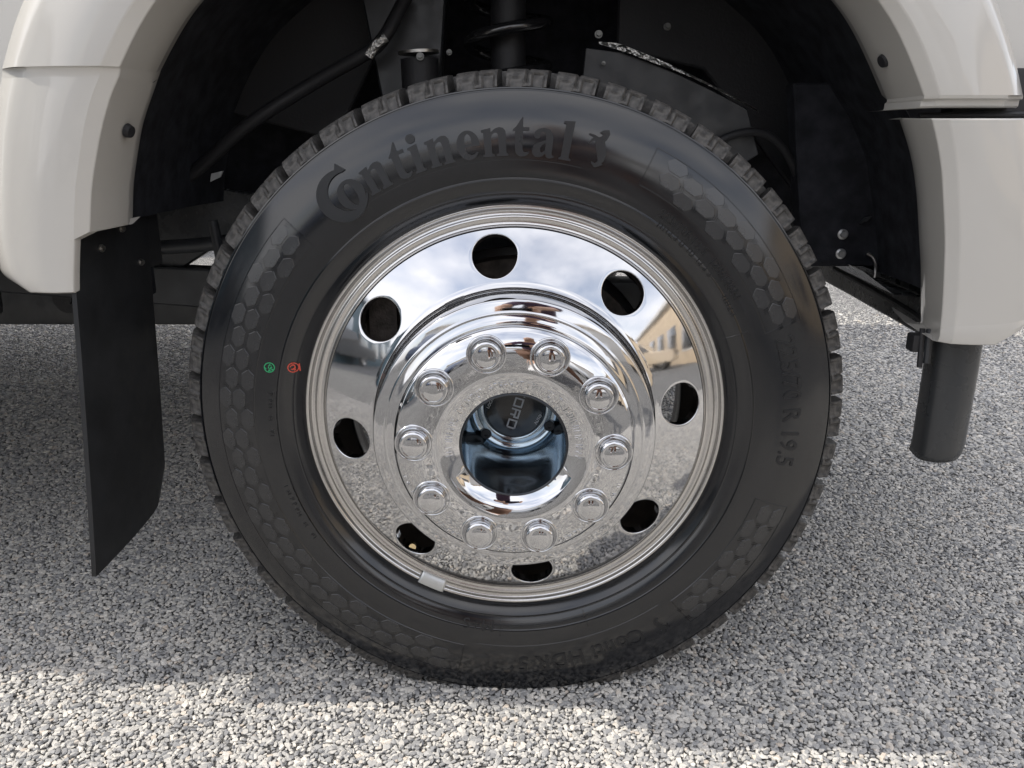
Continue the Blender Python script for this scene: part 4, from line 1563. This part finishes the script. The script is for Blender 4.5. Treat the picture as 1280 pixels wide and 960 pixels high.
def simple_tyre(cx, cy, parent, r=.40, w=.22):
    t_ = lathe('tyre', [(.25, -w / 2 + .01), (.30, -w / 2 - .005), (.35, -w / 2), (r - .012, -w / 2 + .012), (r, -w / 2 + .03), (r, w / 2 - .03), (r - .012, w / 2 - .012), (.35, w / 2), (.25, w / 2 - .01)],
               M_tread, parent, n=64, cx=cx, cy=cy, cz=r)
    w_ = lathe('wheel_disc', [(.252, -w / 2 + .015), (.20, -w / 2 + .03), (.12, -w / 2 + .05), (.0, -w / 2 + .05)], M_rimlip, t_, n=48)
    w_.location = (0, 0, 0)
    return t_


simple_tyre(0.0, 2.20, truck)
simple_tyre(-3.6, .10, truck)
simple_tyre(-3.6, 2.22, truck)

# towing mirror on the door, added out of view to extend the ground shadow
mr_ = box('mirror_head', -.80, -.70, -.17, .02, 1.42, 1.80, M_black, truck, .03, 3)
tube('mirror_arm', [(-.76, .0, 1.50), (-.80, .10, 1.46), (-.84, .16, 1.40)], .018, M_black, truck)

# ================================================================= things around the lot, seen only in the chrome
def parked_car(name, label, cat, loc, rz, m_body, kind='suv', group=None):
    t_ = empty(name, label, cat, loc, rz, group)
    if kind == 'suv':
        pr = [(-2.3, .35), (2.25, .35), (2.35, .6), (2.25, .95), (1.05, 1.08), (.35, 1.62), (.1, 1.70), (-1.9, 1.70), (-2.3, 1.1)]
        win = [(.95, 1.10), (.35, 1.56), (-1.75, 1.58), (-2.05, 1.12)]
    else:
        pr = [(-2.9, .45), (2.55, .45), (2.65, .7), (2.55, 1.08), (1.15, 1.18), (.55, 1.82), (.35, 1.88), (-.85, 1.88), (-1.0, 1.25), (-2.9, 1.22)]
        win = [(1.05, 1.22), (.52, 1.76), (-.80, 1.78), (-.85, 1.24)]
    bm = bmesh.new()
    a = [bm.verts.new((x, -.95, z)) for x, z in pr]
    f = bm.faces.new(a)
    r = bmesh.ops.extrude_face_region(bm, geom=[f])
    for v in [g for g in r['geom'] if isinstance(g, bmesh.types.BMVert)]:
        v.co.y = .95
    for v in bm.verts:
        if v.co.z > 1.3:
            v.co.y *= .82
    bmesh.ops.bevel(bm, geom=list(bm.edges), offset=.06, segments=3, affect='EDGES')
    from_bm('body', bm, m_body, t_, sharp=30)
    for s in (-1, 1):
        bm = bmesh.new()
        vs = [bm.verts.new((x, s * (.957 - max(0, (z - 1.1)) * .30), z)) for x, z in win]
        bm.faces.new(vs)
        from_bm('window', bm, M_glass, t_, smooth=False)
    for x in (-1.5, 1.5):
        for s in (-1, 1):
            simple_tyre(x, s * .83, t_, .37, .22)
    return t_


M_car_blue = mat('navy_paint', (0.03, 0.05, 0.10), .25, coat=1)
M_car_silver = mat('silver_paint', (0.45, 0.46, 0.47), .3, metal=.6, coat=1)
M_car_tan = mat('tan_paint', (0.50, 0.40, 0.28), .3, coat=1)
M_car_white = mat('van_white_paint', (0.75, 0.75, 0.74), .3, coat=1)
M_car_dark = mat('charcoal_paint', (0.035, 0.04, 0.045), .25, coat=1)
parked_car('parked_car', 'navy blue sport utility car parked across the lot, reflected in the hub', 'car', (-3.4, -10.5, 0), RAD(90), M_car_blue)
parked_car('parked_car', 'silver sport utility car parked across the lot, reflected in the hub', 'car', (-0.4, -10.9, 0), RAD(90), M_car_silver)
parked_car('parked_pickup', 'white pickup parked across the lot, reflected in the hub', 'pickup truck', (2.7, -11.2, 0), RAD(90), M_car_white, 'pickup')
parked_car('parked_pickup', 'charcoal pickup parked across the lot, reflected in the hub', 'pickup truck', (-9.5, -6.0, 0), RAD(75), M_car_dark, 'pickup')
parked_car('parked_car', 'tan sport utility car parked beside the low building, reflected in the hub', 'car', (7.4, -8.6, 0), RAD(60), M_car_tan)
parked_car('parked_pickup', 'charcoal pickup parked beyond the far side of the white truck', 'pickup truck', (-4.75, 5.3, 0), RAD(0), M_car_dark, 'pickup')


def building(name, label, loc, rz, w, d, h, m_wall, m_band, cols):
    t_ = empty(name, label, 'building', loc, rz)
    box('wall', -w / 2, w / 2, -d / 2, d / 2, 0, h, m_wall, t_, .03)
    box('roof', -w / 2 - .3, w / 2 + .3, -d / 2 - .3, d / 2 + .3, h, h + .35, m_band, t_, .03)
    cw_ = w / cols
    for k in range(cols):
        x0 = -w / 2 + cw_ * (k + .18)
        x1 = -w / 2 + cw_ * (k + .82)
        f = box('window', x0, x1, -d / 2 - .04, -d / 2 + .05, .9, min(h - .6, 2.8), M_glass, t_, .01)
        box('frame', x0 - .08, x1 + .08, -d / 2 - .03, -d / 2 + .02, .80, .895, m_band, f, .01)
    return t_


M_cream = mat('cream_stucco', (0.62, 0.50, 0.36), .85, bump=(60, .3, .01), var=.1, vscale=3)
M_white_wall = mat('white_stucco', (0.72, 0.70, 0.66), .85, bump=(60, .3, .01))
M_teal = mat('teal_cladding', (0.10, 0.16, 0.19), .5, var=.15, vscale=2)
building('showroom_building', 'cream showroom building with dark windows, reflected in the right of the rim', (19, -13, 0), RAD(-60), 22, 9, 4.6, M_cream, M_white_wall, 7)
building('workshop_building', 'low teal clad workshop building, reflected in the left of the rim', (-17, -11, 0), RAD(58), 20, 8, 4.4, M_teal, M_car_silver, 5)
building('office_building', 'white office building with dark windows, reflected in the top of the hub', (2, -34, 0), 0, 30, 8, 4.8, M_white_wall, M_cream, 9)


# ---------------------------------------------------------------- the photographer, standing behind the lens and mirrored in the lug caps
def skin_obj(name, joints, edges, m, parent, root=0, levels=2):
    me = bpy.data.meshes.new(name)
    names = list(joints)
    me.from_pydata([joints[n][0] for n in names], [(names.index(a), names.index(b)) for a, b in edges], [])
    o = bpy.data.objects.new(name, me)
    COL.objects.link(o)
    o.parent = parent
    o.modifiers.new('skin', 'SKIN')
    for i, n in enumerate(names):
        r = joints[n][1]
        me.skin_vertices[0].data[i].radius = (r, r) if np.isscalar(r) else r
        me.skin_vertices[0].data[i].use_root = (i == root)
    sd = o.modifiers.new('sub', 'SUBSURF')
    sd.levels = sd.render_levels = levels
    me.materials.append(m)
    return o


M_skin = mat('skin', (0.50, 0.30, 0.20), 0.5)
M_shirt = mat('plum_shirt', (0.07, 0.04, 0.07), 0.8)
M_trousers = mat('brown_trousers', (0.16, 0.085, 0.055), 0.8)
M_shoe = mat('white_shoe', (0.75, 0.75, 0.75), 0.5)
M_hair = mat('dark_hair', (0.02, 0.015, 0.012), 0.6)
PX, PY = 0.10, -1.02
per = empty('person', 'person in brown trousers and white shoes taking the picture, mirrored in the lug caps', 'person', (PX, PY - .5, 0))
def W(x, y, z):
    return (x - PX, y - (PY - .5), z)
J = {'pelvis': (W(.20, -1.84, .64), (.13, .10)), 'waist': (W(.195, -1.78, .78), (.12, .09)), 'chest': (W(.185, -1.67, .93), (.14, .10)), 'neck0': (W(.18, -1.56, 1.06), .06),
     'neck': (W(.175, -1.51, 1.13), .052), 'jaw': (W(.172, -1.465, 1.165), (.062, .066)), 'skull': (W(.17, -1.45, 1.24), (.074, .088)), 'crown': (W(.17, -1.46, 1.30), (.05, .06)),
     'nose': (W(.165, -1.355, 1.195), .012)}
Ed = [('pelvis', 'waist'), ('waist', 'chest'), ('chest', 'neck0'), ('neck0', 'neck'), ('neck', 'jaw'), ('jaw', 'skull'), ('skull', 'crown'), ('jaw', 'nose')]
for s_, sd_ in ((1, 'r'), (-1, 'l')):
    J['sh' + sd_] = (W(.18 + s_ * .17, -1.55, 1.01), .055)
    J['el' + sd_] = (W(.10 + s_ * .165, -1.325, .865), .040)
    J['wr' + sd_] = (W(.012 + s_ * .105, -1.085, .785), .026)
    J['pa' + sd_] = (W(.012 + s_ * .092, -1.045, .735), (.034, .018))
    J['hip' + sd_] = (W(.20 + s_ * .10, -1.83, .59), .085)
    J['kn' + sd_] = (W(.20 + s_ * .115, -1.58, .42), .058)
    J['an' + sd_] = (W(.20 + s_ * .12, -1.78, .10), .042)
    J['to' + sd_] = (W(.20 + s_ * .135, -1.64, .045), .035)
    Ed += [('neck0', 'sh' + sd_), ('sh' + sd_, 'el' + sd_), ('el' + sd_, 'wr' + sd_), ('wr' + sd_, 'pa' + sd_), ('pelvis', 'hip' + sd_), ('hip' + sd_, 'kn' + sd_), ('kn' + sd_, 'an' + sd_),
           ('an' + sd_, 'to' + sd_)]
    for f in range(4):
        a = W(.012 + s_ * .090, -1.030, .752 - f * .017)
        b_ = W(.012 + s_ * .070, -1.006, .752 - f * .017)
        c_ = W(.012 + s_ * .062, -1.018, .751 - f * .017)
        J[f'f{f}a{sd_}'] = (W(.012 + s_ * .100, -1.038, .750 - f * .016), .009)
        J[f'f{f}b{sd_}'] = (W(.012 + s_ * .096, -1.008, .752 - f * .017), .0085)
        J[f'f{f}c{sd_}'] = (W(.012 + s_ * (.083 - .003 * abs(f - 1.5)), -.999, .752 - f * .017), .0075)
        Ed += [('pa' + sd_, f'f{f}a{sd_}'), (f'f{f}a{sd_}', f'f{f}b{sd_}'), (f'f{f}b{sd_}', f'f{f}c{sd_}')]
    J['ta' + sd_] = (W(.012 + s_ * .080, -1.050, .765), .010)
    J['tb' + sd_] = (W(.012 + s_ * .058, -1.032, .770), .0085)
    Ed += [('pa' + sd_, 'ta' + sd_), ('ta' + sd_, 'tb' + sd_)]
body = skin_obj('body', J, Ed, M_skin, per)


def grow(names, k, add=0.0):
    out = {}
    for n in names:
        p, r = J[n]
        out[n] = (p, tuple(q * k + add for q in r) if not np.isscalar(r) else r * k + add)
    return out


T = grow(['pelvis', 'waist', 'chest', 'neck0', 'shr', 'elr', 'shl', 'ell'], 1.12, .008)
skin_obj('shirt', T, [('pelvis', 'waist'), ('waist', 'chest'), ('chest', 'neck0'), ('neck0', 'shr'), ('shr', 'elr'), ('neck0', 'shl'), ('shl', 'ell')], M_shirt, per)
T = grow(['pelvis', 'hipr', 'knr', 'anr', 'hipl', 'knl', 'anl'], 1.15, .012)
skin_obj('trousers', T, [('pelvis', 'hipr'), ('hipr', 'knr'), ('knr', 'anr'), ('pelvis', 'hipl'), ('hipl', 'knl'), ('knl', 'anl')], M_trousers, per)
for sd_ in 'rl':
    a, t_ = Vector(J['an' + sd_][0]), Vector(J['to' + sd_][0])
    skin_obj('shoe', {'h': ((a.x, a.y - .03, .048), (.046, .046)), 'm': ((a.x, (a.y + t_.y) / 2, .050), (.048, .046)), 't': ((t_.x, t_.y + .05, .038), (.044, .034))}, [('h', 'm'), ('m', 't')], M_shoe, per)
hr = skin_obj('hair', {'a': (W(.17, -1.485, 1.25), (.078, .080)), 'b': (W(.17, -1.485, 1.31), (.062, .072))}, [('a', 'b')], M_hair, per)
for s_ in (-1, 1):
    bm = bmesh.new()
    bmesh.ops.create_uvsphere(bm, u_segments=12, v_segments=8, radius=.011)
    bmesh.ops.translate(bm, verts=bm.verts, vec=W(.168 + s_ * .030, -1.378, 1.225))
    from_bm('eye', bm, M_print_white, per)
ph = box('phone', -.078, .078, -.0045, .0045, -.038, .038, M_dial, None, .004)
ph.location = (.012, -1.004, .722)
ph.rotation_euler = (-.286, 0, 0)
ph['label'] = 'slim black phone gripped in both hands of the person'
ph['category'] = 'phone'
bm = bmesh.new()
vs = [bm.verts.new(p) for p in ((-.072, -.0051, -.034), (.072, -.0051, -.034), (.072, -.0051, .034), (-.072, -.0051, .034))]
bm.faces.new(vs)
from_bm('screen', bm, M_glass, ph, smooth=False)
